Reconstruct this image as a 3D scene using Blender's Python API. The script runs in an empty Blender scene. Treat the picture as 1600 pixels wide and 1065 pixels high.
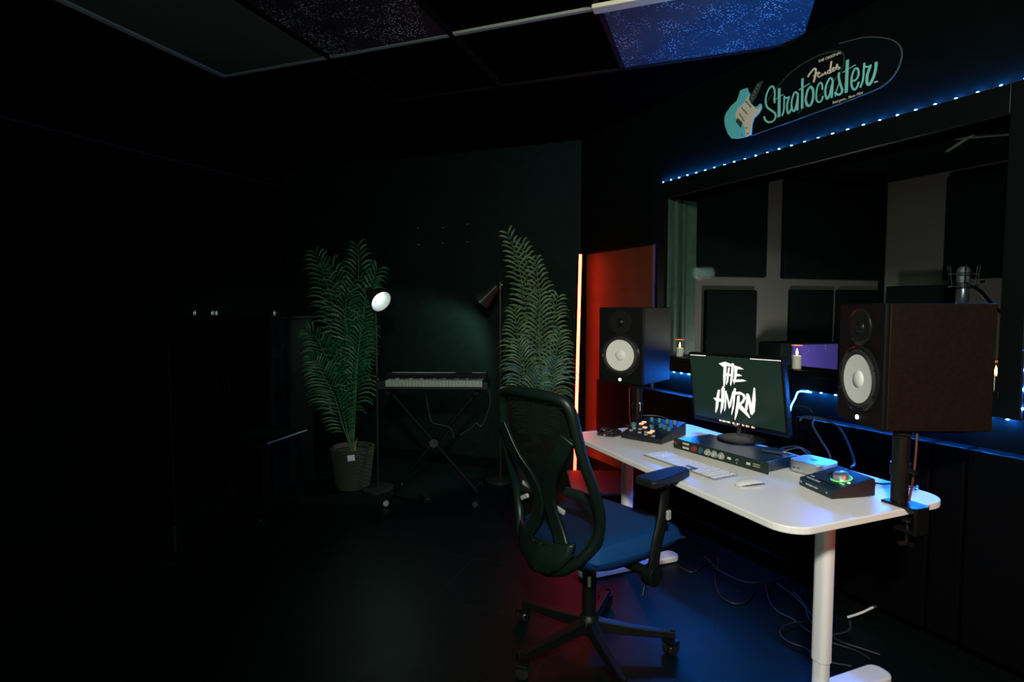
import bpy, bmesh, math, random
from mathutils import Vector, Matrix
C = bpy.context.scene.collection
SC = bpy.context.scene
PI = math.pi

# ------------------------------------------------------------------ camera
cam_d = bpy.data.cameras.new('camera'); cam = bpy.data.objects.new('camera', cam_d); C.objects.link(cam)
cam_d.sensor_width = 36.0; cam_d.lens = 36.0 * 885.0 / 1600.0
cam.location = (0, 0, 1.33)
cam.rotation_euler = (math.radians(90) - math.atan(51.5 / 885.0), 0, 0)
cam_d.clip_start = 0.02
SC.camera = cam
# ------------------------------------------------------------------ world, exposure
w = bpy.data.worlds.new('world'); SC.world = w; w.use_nodes = True
w.node_tree.nodes['Background'].inputs[0].default_value = (.5, .8, .7, 1)
w.node_tree.nodes['Background'].inputs[1].default_value = 0.0006
SC.view_settings.view_transform = 'Standard'; SC.view_settings.look = 'None'
SC.view_settings.exposure = 0; SC.view_settings.gamma = 1; SC.view_settings.use_curve_mapping = False

def lamp(name, kind, loc, energy, color, target=None, **kw):
    d = bpy.data.lights.new(name, kind); d.energy = energy; d.color = color
    for k, v in kw.items(): setattr(d, k, v)
    o = bpy.data.objects.new(name, d); C.objects.link(o); o.location = loc
    if target: o.rotation_euler = (Vector(target) - Vector(loc)).to_track_quat('-Z', 'Y').to_euler()
    return o

# the room's working light: a soft spot behind the camera, turned on the desk
lamp('desk_spot', 'SPOT', (.0, -0.6, 2.40), 390, (1.0, .99, .86), (1.1, 2.45, 1.25), spot_size=math.radians(84), spot_blend=.95, shadow_soft_size=.10)
# warm red tube light in the near right corner, behind the camera
lamp('red_spot', 'SPOT', (2.0, -1.2, 1.0), 65, (1.0, .10, .04), (1.55, 1.8, .8), spot_size=math.radians(38), spot_blend=.9, shadow_soft_size=.12)
# added dim greenish fill light, unseen, behind and left of the camera
lamp('green_fill', 'POINT', (-1.7, -1.3, 1.5), 55, (.72, 1.0, .80), shadow_soft_size=.12)
# booth lamp behind the glass
lamp('booth_light', 'POINT', (2.0, 3.75, .85), 29, (1.0, .93, .86), shadow_soft_size=.10)
lamp('booth_violet', 'POINT', (2.3, 3.3, 1.0), 1.2, (.35, .22, 1.0), shadow_soft_size=.05)

# ------------------------------------------------------------------ materials
def mat(name, col, rough=.5, metal=0, spec=.5, emit=None, es=0, alpha=1, noise=None, trans=0, coat=0, sheen=0):
    m = bpy.data.materials.new(name); m.use_nodes = True
    nt = m.node_tree; b = nt.nodes['Principled BSDF']
    b.inputs['Base Color'].default_value = (*col, 1); b.inputs['Roughness'].default_value = rough
    b.inputs['Metallic'].default_value = metal; b.inputs['Specular IOR Level'].default_value = spec
    b.inputs['Coat Weight'].default_value = coat; b.inputs['Transmission Weight'].default_value = trans
    b.inputs['Sheen Weight'].default_value = sheen
    b.inputs['Alpha'].default_value = alpha
    if emit:
        b.inputs['Emission Color'].default_value = (*emit, 1); b.inputs['Emission Strength'].default_value = es
    if noise:   # (scale, colour amount, bump)
        sc, amt, bump = noise
        tc = nt.nodes.new('ShaderNodeTexCoord'); n = nt.nodes.new('ShaderNodeTexNoise')
        n.inputs['Scale'].default_value = sc; n.inputs['Detail'].default_value = 5
        nt.links.new(tc.outputs['Object'], n.inputs['Vector'])
        if amt:
            r = nt.nodes.new('ShaderNodeValToRGB')
            r.color_ramp.elements[0].position = .3; r.color_ramp.elements[1].position = .7
            r.color_ramp.elements[0].color = (*[c * (1 - amt) for c in col], 1)
            r.color_ramp.elements[1].color = (*[min(1, c * (1 + amt)) for c in col], 1)
            nt.links.new(n.outputs['Fac'], r.inputs['Fac']); nt.links.new(r.outputs['Color'], b.inputs['Base Color'])
        if bump:
            bp = nt.nodes.new('ShaderNodeBump'); bp.inputs['Strength'].default_value = bump; bp.inputs['Distance'].default_value = .002
            nt.links.new(n.outputs['Fac'], bp.inputs['Height']); nt.links.new(bp.outputs['Normal'], b.inputs['Normal'])
    return m

M = {}
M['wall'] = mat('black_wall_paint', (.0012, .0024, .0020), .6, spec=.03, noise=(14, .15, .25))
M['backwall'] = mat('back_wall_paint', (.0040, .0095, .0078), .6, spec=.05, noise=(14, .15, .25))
M['redwall'] = M['wall']
M['trim'] = mat('black_gloss_trim', (.002, .003, .003), .35, spec=.15)
M['jamb'] = mat('window_jamb_paint', (.035, .075, .055), .5, noise=(30, .2, .1))
M['foam'] = mat('acoustic_foam', (.006, .01, .01), .9, spec=.2, noise=(180, .3, .6))
M['ledge'] = mat('black_panel_cloth', (.0012, .0014, .0020), .5, spec=.06, noise=(200, .2, .3))
M['booth'] = mat('booth_wall_cloth', (.085, .078, .072), .9, spec=.1, noise=(60, .06, .3))
M['white'] = mat('white_laminate', (.80, .79, .76), .34, spec=.4)
M['whitemetal'] = mat('white_powder_coat', (.80, .80, .80), .42)
M['plastic'] = mat('black_plastic', (.004, .005, .005), .38, spec=.3)
M['matte'] = mat('matte_black', (.003, .004, .004), .6, spec=.12)
M['padpu'] = mat('armrest_polyurethane', (.006, .007, .007), .55, spec=.22)
M['rubber'] = mat('black_rubber', (.014, .014, .014), .7)
M['cabinet'] = mat('speaker_vinyl', (.007, .0045, .003), .55, spec=.12, noise=(90, .2, .2))
M['gloss'] = mat('gloss_black', (.012, .012, .012), .15)
M['cone'] = mat('white_cone', (.72, .74, .70), .55)
M['mesh'] = mat('chair_mesh', (.003, .006, .0045), .8, spec=.1, alpha=.95, noise=(400, .4, .4))
M['meshopen'] = mat('chair_side_mesh', (.003, .006, .0045), .8, spec=.1, alpha=.45)
M['lumbar'] = mat('lumbar_plastic', (.020, .036, .030), .4, spec=.4)
M['frame'] = mat('chair_frame_plastic', (.0035, .010, .0075), .40, spec=.35)
M['seat'] = mat('seat_fabric_blue_lit', (.003, .045, .170), .75, spec=.2, noise=(250, .15, .4))  # blue light of the LED strips is put into the fabric colour
M['greyp'] = mat('grey_plastic', (.30, .33, .31), .5)
M['chrome'] = mat('chrome', (.6, .62, .62), .22, metal=1)
M['darkmetal'] = mat('dark_metal', (.10, .11, .11), .35, metal=1)
M['alu'] = mat('silver_aluminium', (.66, .68, .67), .33, metal=.88)
M['keys'] = mat('white_keycaps', (.74, .74, .73), .45)
M['darkkey'] = mat('dark_keycaps', (.06, .075, .09), .5)
M['lines'] = mat('keyboard_gap_grey', (.42, .43, .42), .5)
M['rackblack'] = mat('rack_steel_blue_lit', (.003, .018, .050), .32, spec=.8)  # black metal; the blue LED reflection is mixed into its base colour
M['rackface'] = mat('rack_face_green_black', (.006, .022, .016), .4)
M['red'] = mat('dark_red_plastic', (.25, .03, .02), .4)
M['cream'] = mat('cream_print', (.62, .58, .42), .6)
M['teal'] = mat('teal_print', (.16, .52, .47), .6)
M['gbody'] = mat('guitar_blue_print', (.10, .46, .52), .55)
M['gguard'] = mat('pickguard_print', (.55, .50, .40), .6)
M['gdark'] = mat('dark_green_print', (.02, .05, .035), .6)
M['board'] = mat('sign_board', (.0015, .003, .003), .42, spec=.12)
M['boardrim'] = mat('sign_rim', (.05, .07, .07), .3)
M['ivory'] = mat('ivory_keys', (.27, .31, .25), .35)
M['pot'] = mat('woven_pot', (.038, .040, .026), .7)
M['soil'] = mat('soil', (.03, .022, .015), .9)
M['tag'] = mat('paper_tag', (.75, .77, .75), .7)
M['leaf1'] = mat('palm_leaf_green', (.009, .105, .035), .42, noise=(9, .35, 0))
M['leaf2'] = mat('palm_leaf_grey_green', (.055, .12, .035), .45, noise=(9, .35, 0))
M['stemg'] = mat('palm_stem', (.05, .13, .05), .5, noise=(12, .3, 0))
M['brown'] = mat('dry_sheath', (.32, .17, .07), .7)
M['wax'] = mat('candle_wax', (.62, .60, .52), .5)
M['flame'] = mat('flame', (1, .6, .2), .5, emit=(1, .42, .10), es=30)
M['lamphead'] = mat('lamp_black_metal', (.03, .034, .032), .28, metal=.5)
M['lampin'] = mat('lamp_inner_white', (.62, .68, .65), .5)
M['bulb'] = mat('bulb', (1, 1, 1), .5, emit=(.94, 1, .97), es=3.2)
M['led'] = mat('blue_led', (.1, .3, 1), .5, emit=(.015, .22, 1.0), es=3000)
M['ledlow'] = mat('blue_led_bright', (.1, .3, 1), .5, emit=(.012, .20, 1.0), es=7500)
M['leddim'] = mat('blue_led_dim', (.1, .3, 1), .5, emit=(.008, .14, 1.0), es=500)
M['leddrop'] = mat('blue_led_tape_lit', (.1, .3, 1), .5, emit=(.03, .30, 1.0), es=40)
M['tape'] = mat('led_tape_backing', (.02, .03, .06), .4)
M['tube'] = mat('orange_red_tube', (1, .4, .2), .5, emit=(1, .030, .015), es=33)
M['screen'] = mat('screen', (.01, .01, .01), .25, emit=(.0065, .021, .014), es=1)
M['screenw'] = mat('screen_white', (.1, .1, .1), .4, emit=(1, .97, .94), es=1.0)
M['icoo'] = mat('screen_orange', (.1, .1, .1), .4, emit=(1, .45, .2), es=.8)
M['icog'] = mat('screen_green', (.1, .1, .1), .4, emit=(.4, .9, .5), es=.8)
M['padlit'] = mat('pad_lit_orange', (.1, .1, .1), .4, emit=(1, .50, .25), es=1.2)
M['ledw'] = mat('white_indicator', (.8, .8, .8), .4, emit=(.95, 1, .95), es=2.5)
M['ringg'] = mat('green_ring_light', (.1, .3, .1), .4, emit=(.12, .85, .15), es=.8)
M['button'] = mat('grey_button', (.50, .55, .53), .5)
M['bluebtn'] = mat('teal_fader_cap', (.06, .22, .25), .4)
M['purple'] = mat('cloth_violet_lit', (.05, .03, .26), .8)  # violet light on the box front, painted as base colour
M['boothblack'] = mat('booth_black_panel', (.003, .005, .005), .9, spec=.03)
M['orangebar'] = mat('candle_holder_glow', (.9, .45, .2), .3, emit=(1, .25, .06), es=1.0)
M['ceil'] = mat('black_ceiling', (.0007, .0008, .0008), 1, spec=0, noise=(40, .2, .4))
M['grid'] = mat('ceiling_grid_lit', (.24, .27, .23), .45, spec=.2)  # paler copy of the grid, light on these bars put into the colour
M['gridd'] = mat('ceiling_grid_unlit', (.003, .003, .003), .6, spec=.1)  # darker copy of the same grid for bars without light
M['diffuser'] = mat('light_diffuser_off', (.055, .070, .045), .5, spec=.2, noise=(3, .1, 0))
M['lowbox'] = mat('dark_wood_top', (.06, .05, .048), .5, noise=(8, .2, .1))
M['brownside'] = mat('dark_brown_side', (.018, .008, .006), .5)
M['olive'] = mat('olive_print', (.16, .17, .09), .6)
M['redbrown'] = mat('red_glow_panel', (.060, .017, .006), .5, spec=.2, noise=(5, .2, .1))  # the tube's orange-red glow is partly put into this base colour
M['cable'] = mat('cable_black', (.010, .011, .014), .45)
M['cablew'] = mat('cable_white', (.6, .66, .66), .4)
M['cableb'] = mat('cable_grey', (.022, .028, .032), .45)

# floor: black vinyl planks with a satin sheen and fine scratches
fm = bpy.data.materials.new('black_floor'); fm.use_nodes = True; nt = fm.node_tree; b = nt.nodes['Principled BSDF']
tc = nt.nodes.new('ShaderNodeTexCoord'); mp = nt.nodes.new('ShaderNodeMapping'); mp.inputs['Rotation'].default_value = (0, 0, .35)
br = nt.nodes.new('ShaderNodeTexBrick'); br.inputs['Scale'].default_value = 1.0
br.inputs['Brick Width'].default_value = 1.2; br.inputs['Row Height'].default_value = .45; br.inputs['Mortar Size'].default_value = .0015
br.inputs['Color1'].default_value = (.0006, .0042, .0030, 1); br.inputs['Color2'].default_value = (.0008, .0050, .0038, 1); br.inputs['Mortar'].default_value = (.012, .017, .016, 1)
nz = nt.nodes.new('ShaderNodeTexNoise'); nz.inputs['Scale'].default_value = 6; nz.inputs['Detail'].default_value = 6
mr = nt.nodes.new('ShaderNodeMapRange'); mr.inputs['To Min'].default_value = .40; mr.inputs['To Max'].default_value = .52
nt.links.new(tc.outputs['Object'], mp.inputs['Vector']); nt.links.new(mp.outputs['Vector'], br.inputs['Vector'])
nt.links.new(tc.outputs['Object'], nz.inputs['Vector']); nt.links.new(nz.outputs['Fac'], mr.inputs['Value'])
nt.links.new(mr.outputs['Result'], b.inputs['Roughness']); nt.links.new(br.outputs['Color'], b.inputs['Base Color'])
bp = nt.nodes.new('ShaderNodeBump'); bp.inputs['Strength'].default_value = .12; bp.inputs['Distance'].default_value = .004
nt.links.new(nz.outputs['Fac'], bp.inputs['Height']); nt.links.new(bp.outputs['Normal'], b.inputs['Normal'])
b.inputs['Specular IOR Level'].default_value = .19
M['floor'] = fm

# glitter ceiling tile: black board with scattered pale flecks
def glitter(name, base, fleck, lo, hi, amount):
    m = bpy.data.materials.new(name); m.use_nodes = True; nt = m.node_tree; b = nt.nodes['Principled BSDF']
    tc = nt.nodes.new('ShaderNodeTexCoord'); v = nt.nodes.new('ShaderNodeTexVoronoi'); v.inputs['Scale'].default_value = 85; v.inputs['Randomness'].default_value = 1
    cr = nt.nodes.new('ShaderNodeValToRGB'); cr.color_ramp.elements[0].position = lo; cr.color_ramp.elements[0].color = (1, 1, 1, 1)
    cr.color_ramp.elements[1].position = hi; cr.color_ramp.elements[1].color = (0, 0, 0, 1)
    n = nt.nodes.new('ShaderNodeTexNoise'); n.inputs['Scale'].default_value = 7; n.inputs['Detail'].default_value = 4
    r2 = nt.nodes.new('ShaderNodeValToRGB'); r2.color_ramp.elements[0].position = .42; r2.color_ramp.elements[1].position = .66
    sep = nt.nodes.new('ShaderNodeSeparateColor')
    r3 = nt.nodes.new('ShaderNodeMath'); r3.operation = 'GREATER_THAN'; r3.inputs[1].default_value = amount
    mu = nt.nodes.new('ShaderNodeMath'); mu.operation = 'MULTIPLY'; mu2 = nt.nodes.new('ShaderNodeMath'); mu2.operation = 'MULTIPLY'
    mx = nt.nodes.new('ShaderNodeMix'); mx.data_type = 'RGBA'
    L = nt.links.new
    L(tc.outputs['Object'], v.inputs['Vector']); L(tc.outputs['Object'], n.inputs['Vector'])
    L(v.outputs['Distance'], cr.inputs['Fac']); L(n.outputs['Fac'], r2.inputs['Fac'])
    L(v.outputs['Color'], sep.inputs['Color']); L(sep.outputs[0], r3.inputs[0])
    L(cr.outputs['Color'], mu.inputs[0]); L(r3.outputs[0], mu.inputs[1]); L(mu.outputs[0], mu2.inputs[0]); L(r2.outputs['Color'], mu2.inputs[1])
    L(mu2.outputs[0], mx.inputs[0]); mx.inputs[6].default_value = (*base, 1); mx.inputs[7].default_value = (*fleck, 1)
    L(mx.outputs[2], b.inputs['Base Color']); b.inputs['Roughness'].default_value = .7
    return m
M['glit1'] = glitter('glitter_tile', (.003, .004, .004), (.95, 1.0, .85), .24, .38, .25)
M['glit2'] = glitter('glitter_tile_blue_lit', (.0015, .018, .034), (.75, 1, 1), .22, .36, .25)  # same kind of tile, blue LED light tinted into its base

# window glass: clear with a mirror sheen
gm = bpy.data.materials.new('window_glass'); gm.use_nodes = True; nt = gm.node_tree; nt.nodes.remove(nt.nodes['Principled BSDF'])
fr = nt.nodes.new('ShaderNodeFresnel'); fr.inputs['IOR'].default_value = 1.5
tr = nt.nodes.new('ShaderNodeBsdfTransparent'); tr.inputs[0].default_value = (.90, .95, .93, 1)
gl = nt.nodes.new('ShaderNodeBsdfGlossy'); gl.inputs['Roughness'].default_value = .0
mx = nt.nodes.new('ShaderNodeMixShader')
ml = nt.nodes.new('ShaderNodeMath'); ml.operation = 'MULTIPLY'; ml.inputs[1].default_value = .07
nt.links.new(fr.outputs[0], ml.inputs[0]); nt.links.new(ml.outputs[0], mx.inputs[0]); nt.links.new(tr.outputs[0], mx.inputs[1]); nt.links.new(gl.outputs[0], mx.inputs[2])
nt.links.new(mx.outputs[0], nt.nodes['Material Output'].inputs[0]); M['glass'] = gm

# ------------------------------------------------------------------ helpers
def new(): return bmesh.new()
def box(bm, c, s, rot=None, taper=None):
    vs = []
    for dz in (-1, 1):
        for dx, dy in ((-1, -1), (1, -1), (1, 1), (-1, 1)):
            k = taper if (taper and dz > 0) else 1
            p = Vector((dx * s[0] / 2 * k, dy * s[1] / 2 * k, dz * s[2] / 2))
            if rot: p = rot @ p
            vs.append(bm.verts.new(Vector(c) + p))
    for f in ((3, 2, 1, 0), (4, 5, 6, 7), (0, 1, 5, 4), (1, 2, 6, 5), (2, 3, 7, 6), (3, 0, 4, 7)):
        bm.faces.new([vs[i] for i in f])
def rotz(a): return Matrix.Rotation(a, 3, 'Z')
def frame_for(d):
    d = d.normalized(); up = Vector((0, 0, 1)) if abs(d.z) < .95 else Vector((1, 0, 0))
    a = d.cross(up).normalized(); return a, a.cross(d).normalized()
def ring(bm, c, a, b, r, n, ry=None):
    ry = r if ry is None else ry
    return [bm.verts.new(c + a * math.cos(2 * PI * i / n) * r + b * math.sin(2 * PI * i / n) * ry) for i in range(n)]
def bridge(bm, r0, r1):
    n = len(r0)
    for i in range(n): bm.faces.new((r0[i], r0[(i + 1) % n], r1[(i + 1) % n], r1[i]))
def cyl(bm, p0, p1, r0, r1=None, n=20, caps=True):
    p0, p1 = Vector(p0), Vector(p1); r1 = r0 if r1 is None else r1
    a, b_ = frame_for(p1 - p0); A = ring(bm, p0, a, b_, r0, n); B = ring(bm, p1, a, b_, r1, n); bridge(bm, A, B)
    if caps: bm.faces.new(A[::-1]); bm.faces.new(B)
def lathe(bm, prof, axis_o=(0, 0, 0), axis=(0, 0, 1), n=32):
    o = Vector(axis_o); ax = Vector(axis).normalized(); a, b_ = frame_for(ax); prev = None
    for r, h in prof:
        cur = ring(bm, o + ax * h, a, b_, max(r, 1e-4), n)
        if prev: bridge(bm, prev, cur)
        prev = cur
def smooth_pts(pts, k=6, closed=False):
    P = [Vector(p) for p in pts]; n = len(P); out = []
    for i in range(n if closed else n - 1):
        if closed: p0, p1, p2, p3 = P[(i - 1) % n], P[i], P[(i + 1) % n], P[(i + 2) % n]
        else: p0, p1, p2, p3 = P[max(i - 1, 0)], P[i], P[i + 1], P[min(i + 2, n - 1)]
        for j in range(k):
            t = j / k
            out.append(.5 * ((2 * p1) + (p2 - p0) * t + (2 * p0 - 5 * p1 + 4 * p2 - p3) * t * t + (3 * p1 - p0 - 3 * p2 + p3) * t ** 3))
    if not closed: out.append(P[-1])
    return out
def tube(bm, pts, r, n=8, k=6, closed=False, ry=None, rf=None):
    P = smooth_pts(pts, k, closed) if k else [Vector(p) for p in pts]
    N = len(P); rings = []; a = None
    for i, p in enumerate(P):
        d = (P[(i + 1) % N] - P[i - 1]) if closed else (P[min(i + 1, N - 1)] - P[max(i - 1, 0)])
        if d.length < 1e-9: d = Vector((0, 0, 1))
        d.normalize()
        if a is None: a, _ = frame_for(d)
        a = (a - d * a.dot(d)).normalized(); b_ = d.cross(a)
        rr = r * (rf(i / max(1, N - 1)) if rf else 1)
        rings.append(ring(bm, p, a, b_, rr, n, ry))
    for i in range(N - 1): bridge(bm, rings[i], rings[i + 1])
    if closed: bridge(bm, rings[-1], rings[0])
    else: bm.faces.new(rings[0][::-1]); bm.faces.new(rings[-1])
def prism(bm, poly, z0, z1, f=None):
    f = f or (lambda x, y, z: Vector((x, y, z)))
    A = [bm.verts.new(f(x, y, z0)) for x, y in poly]; B = [bm.verts.new(f(x, y, z1)) for x, y in poly]
    n = len(poly)
    for i in range(n): bm.faces.new((A[i], A[(i + 1) % n], B[(i + 1) % n], B[i]))
    bm.faces.new(A[::-1]); bm.faces.new(B)
def ribbon(bm, pts, wdt, z0, z1, sm=True):
    P = smooth_pts([(x, y, 0) for x, y in pts], 5) if sm and len(pts) > 2 else [Vector((x, y, 0)) for x, y in pts]
    L, R = [], []
    for i, p in enumerate(P):
        d = P[min(i + 1, len(P) - 1)] - P[max(i - 1, 0)]; d.normalize(); nrm = Vector((-d.y, d.x, 0))
        L.append(p + nrm * wdt / 2); R.append(p - nrm * wdt / 2)
    for i in range(len(P) - 1):
        q = [L[i], R[i], R[i + 1], L[i + 1]]
        lo = [bm.verts.new((v.x, v.y, z0)) for v in q]; hi = [bm.verts.new((v.x, v.y, z1)) for v in q]
        bm.faces.new(hi)
        for a, b_ in ((0, 1), (1, 2), (2, 3), (3, 0)): bm.faces.new((lo[a], lo[b_], hi[b_], hi[a]))
def rrect(w_, h_, r, n=6, cx=0, cy=0):
    o = []
    for qx, qy, a0 in ((1, 1, 0), (-1, 1, 90), (-1, -1, 180), (1, -1, 270)):
        for i in range(n + 1):
            a = math.radians(a0 + 90 * i / n)
            o.append((cx + qx * (w_ / 2 - r) + r * math.cos(a), cy + qy * (h_ / 2 - r) + r * math.sin(a)))
    return o
def obj(name, bm, m, parent=None, loc=None, rz=0, bevel=0, smooth=False, seg=2, label=None):
    bmesh.ops.recalc_face_normals(bm, faces=bm.faces)
    me = bpy.data.meshes.new(name); bm.to_mesh(me); bm.free()
    me.materials.append(m if not isinstance(m, str) else M[m])
    o = bpy.data.objects.new(name, me); C.objects.link(o)
    if parent: o.parent = parent
    if loc is not None: o.location = loc
    o.rotation_euler = (0, 0, rz)
    if bevel:
        md = o.modifiers.new('bevel', 'BEVEL'); md.width = bevel; md.segments = seg; md.limit_method = 'ANGLE'
    if smooth:
        for p in me.polygons: p.use_smooth = True
        try: me.set_sharp_from_angle(angle=math.radians(40))
        except Exception: pass
    if label: o['label'] = label
    return o
def tag(o, label, cat, group=None):
    o['label'] = label; o['category'] = cat
    if group: o['group'] = group
    return o
def thing(name, label, cat, loc=(0, 0, 0), rz=0, group=None, mw=None):
    o = bpy.data.objects.new(name, None); C.objects.link(o); o.empty_display_size = .05
    if mw is not None: o.matrix_world = mw
    else: o.location = loc; o.rotation_euler = (0, 0, rz)
    return tag(o, label, cat, group)
def struct(name, bm, m, **k):
    o = obj(name, bm, m, **k); o['kind'] = 'structure'; return o
def dup(root, loc, rz, label=None):
    r = root.copy(); C.objects.link(r); r.location = loc; r.rotation_euler = (0, 0, rz)
    if label: r['label'] = label
    for ch in list(root.children):
        c_ = ch.copy(); C.objects.link(c_); c_.parent = r
        for g in list(ch.children):
            d_ = g.copy(); C.objects.link(d_); d_.parent = c_
    return r
def text(name, s, size, m, parent, loc, rot=(0, 0, 0), ext=.0006, xs=1, ax='LEFT'):
    cu = bpy.data.curves.new(name, 'FONT'); cu.body = s; cu.size = size; cu.extrude = ext; cu.align_x = ax
    t = bpy.data.objects.new(name + '_tmp', cu); C.objects.link(t)
    bpy.context.view_layer.update()
    me = bpy.data.meshes.new_from_object(t.evaluated_get(bpy.context.evaluated_depsgraph_get()))
    bpy.data.objects.remove(t)
    me.materials.clear(); me.materials.append(M[m])
    o = bpy.data.objects.new(name, me); C.objects.link(o); o.parent = parent; o.location = loc; o.rotation_euler = rot; o.scale = (xs, 1, 1)
    return o

# ------------------------------------------------------------------ room frames
WC = Vector((.528, 4.379, 0)); WD = Vector((.4526, -.8918, 0)); WN = Vector((.8918, .4526, 0))
def W(s, t, z): return WC + WD * s + WN * t + Vector((0, 0, z))         # window wall: s along, t into the wall
RW = Matrix((WD, WN, Vector((0, 0, 1)))).transposed()
def wbox(bm, s0, s1, t0, t1, z0, z1):
    box(bm, W((s0 + s1) / 2, (t0 + t1) / 2, (z0 + z1) / 2), (s1 - s0, t1 - t0, z1 - z0), RW)
BD = Vector((-.9373, .3486, 0)); BN = Vector((.3486, .9373, 0))
def B(s, t, z): return WC + BD * s + BN * t + Vector((0, 0, z))          # back wall: s leftwards from the corner
RB = Matrix((BD, BN, Vector((0, 0, 1)))).transposed()
ZC = 2.604

# floor (L-shaped outline of room and booth as one slab)
bm = new(); box(bm, (0, 1.5, -.05), (10, 11, .1)); struct('floor', bm, 'floor')
bm = new(); box(bm, (-.6, .9, ZC + .05), (8.2, 12, .1)); struct('ceiling', bm, 'ceil')

# window wall with opening
S0, S1, Z0, Z1 = .955, 2.665, 1.035, 2.0
bm = new()
wbox(bm, -.25, S0, 0, .16, 0, ZC); wbox(bm, S1, 6.2, 0, .16, 0, ZC)
wbox(bm, S0, S1, 0, .16, 0, Z0 - .005); wbox(bm, S0, S1, 0, .16, Z1, ZC)
struct('wall_right', bm, 'wall')
# back wall
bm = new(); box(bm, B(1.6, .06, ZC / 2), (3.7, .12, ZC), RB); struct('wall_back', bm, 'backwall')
# left wall
LA, LB = Vector((-4.55, -.13, 0)), Vector((-2.10, 5.42, 0)); ld = (LB - LA).normalized(); ln = Vector((-ld.y, ld.x, 0))
RL = Matrix((ld, ln, Vector((0, 0, 1)))).transposed()
bm = new(); box(bm, (LA + LB) / 2 + ln * .06 + Vector((0, 0, ZC / 2)), ((LB - LA).length + .2, .12, ZC), RL); struct('wall_left', bm, 'wall')
bm = new(); box(bm, (LA + LB) / 2 - ln * .008 + Vector((0, 0, 2.445)), ((LB - LA).length - .1, .016, .012), RL); struct('trim_1', bm, mat('thin_wall_trim', (.035, .04, .038), .5, spec=.1))
bm = new(); box(bm, (-.5, -2.6, ZC / 2), (9, .12, ZC)); struct('wall_front', bm, 'wall')
bm = new(); wbox(bm, 0.05, 6.0, -.012, 0, 0, .09); struct('baseboard_right', bm, 'trim', bevel=.003)
bm = new(); box(bm, B(1.6, -.006, .045), (3.3, .012, .09), RB); struct('baseboard_back', bm, 'trim')

# window 1: casing, jamb lining, two panes
bm = new()
for (a0, a1, b0, b1) in ((.895, S0, .945, 2.10), (S1, 2.735, .945, 2.10), (S0, S1, Z1, 2.10), (S0, S1, .945, Z0)):
    wbox(bm, a0, a1, -.022, .0, b0, b1)
wf = struct('window_1', bm, 'trim', bevel=.002)
bm = new(); wbox(bm, S0 - .012, S0, .002, .24, Z0, Z1); wbox(bm, S0, S0 + .008, .055, .075, Z0, Z1); wbox(bm, S0, S0 + .008, .122, .135, Z0, Z1)
obj('window_jamb', bm, 'jamb', wf)
bm = new(); wbox(bm, S1, S1 + .012, .002, .16, Z0, Z1); wbox(bm, S0, S1, .002, .16, Z1, Z1 + .012)
obj('window_head_jamb', bm, 'trim', wf)
bm = new(); wbox(bm, S0 - .01, S1 + .01, -.028, .17, Z0 - .028, Z0); obj('window_sill', bm, 'trim', wf, bevel=.003)
for t in (.092, .155):      # studio glass leans toward the room at the top
    bm = new(); vs = [bm.verts.new(W(s, t - (.09 if z > 1.5 else 0), z)) for s, z in ((S0, Z0), (S1, Z0), (S1, Z1), (S0, Z1))]; bm.faces.new(vs)
    obj('window_pane', bm, 'glass', wf)

# booth behind the glass
BC = Vector((3.206, 4.94, 0)); BE = Vector((-.9593, -.2824, 0)); BM = Vector((-.2824, .9593, 0))
def L(q, t, z): return BC + BE * q + BM * t + Vector((0, 0, z))
RLb = Matrix((BE, BM, Vector((0, 0, 1)))).transposed()
def lbox(bm, q0, q1, t0, t1, z0, z1): box(bm, L((q0 + q1) / 2, (t0 + t1) / 2, (z0 + z1) / 2), (q1 - q0, abs(t1 - t0), z1 - z0), RLb)
def R(q, t, z): return BC + WD * q + WN * t + Vector((0, 0, z))
def rbox(bm, q0, q1, t0, t1, z0, z1): box(bm, R((q0 + q1) / 2, (t0 + t1) / 2, (z0 + z1) / 2), (q1 - q0, abs(t1 - t0), z1 - z0), RW)
bm = new(); lbox(bm, -.1, 2.62, 0, .08, 0, 2.5); struct('wall_booth_left', bm, 'booth')
bm = new(); rbox(bm, 0, 5.0, 0, .08, 0, 2.5); struct('wall_booth_back', bm, 'booth')
bm = new(); wbox(bm, -.2, 5.5, .165, 2.9, 2.465, 2.525); o = struct('ceiling_booth', bm, 'boothblack')
bm = new(); wbox(bm, 5.4, 5.5, .16, 2.8, 0, 2.5); struct('wall_booth_right', bm, 'booth')
bm = new()
lbox(bm, -.0, .035, -.03, 0, 0, 2.46); lbox(bm, .0, 2.5, -.03, 0, 2.40, 2.46); rbox(bm, 0, 3.0, -.03, 0, 2.40, 2.46)
struct('trim_2', bm, 'boothblack')
bm = new(); box(bm, (2.85, 3.9, 2.462), (1.9, .02, .012), rotz(-.33)); box(bm, (2.7, 3.25, 2.462), (1.9, .02, .012), rotz(-.33)); box(bm, (2.95, 3.6, 2.462), (1.2, .02, .012), rotz(-.33 + PI / 2))
struct('trim_3', bm, 'grid')
AG = 'black acoustic panels on the booth wall'
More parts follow.
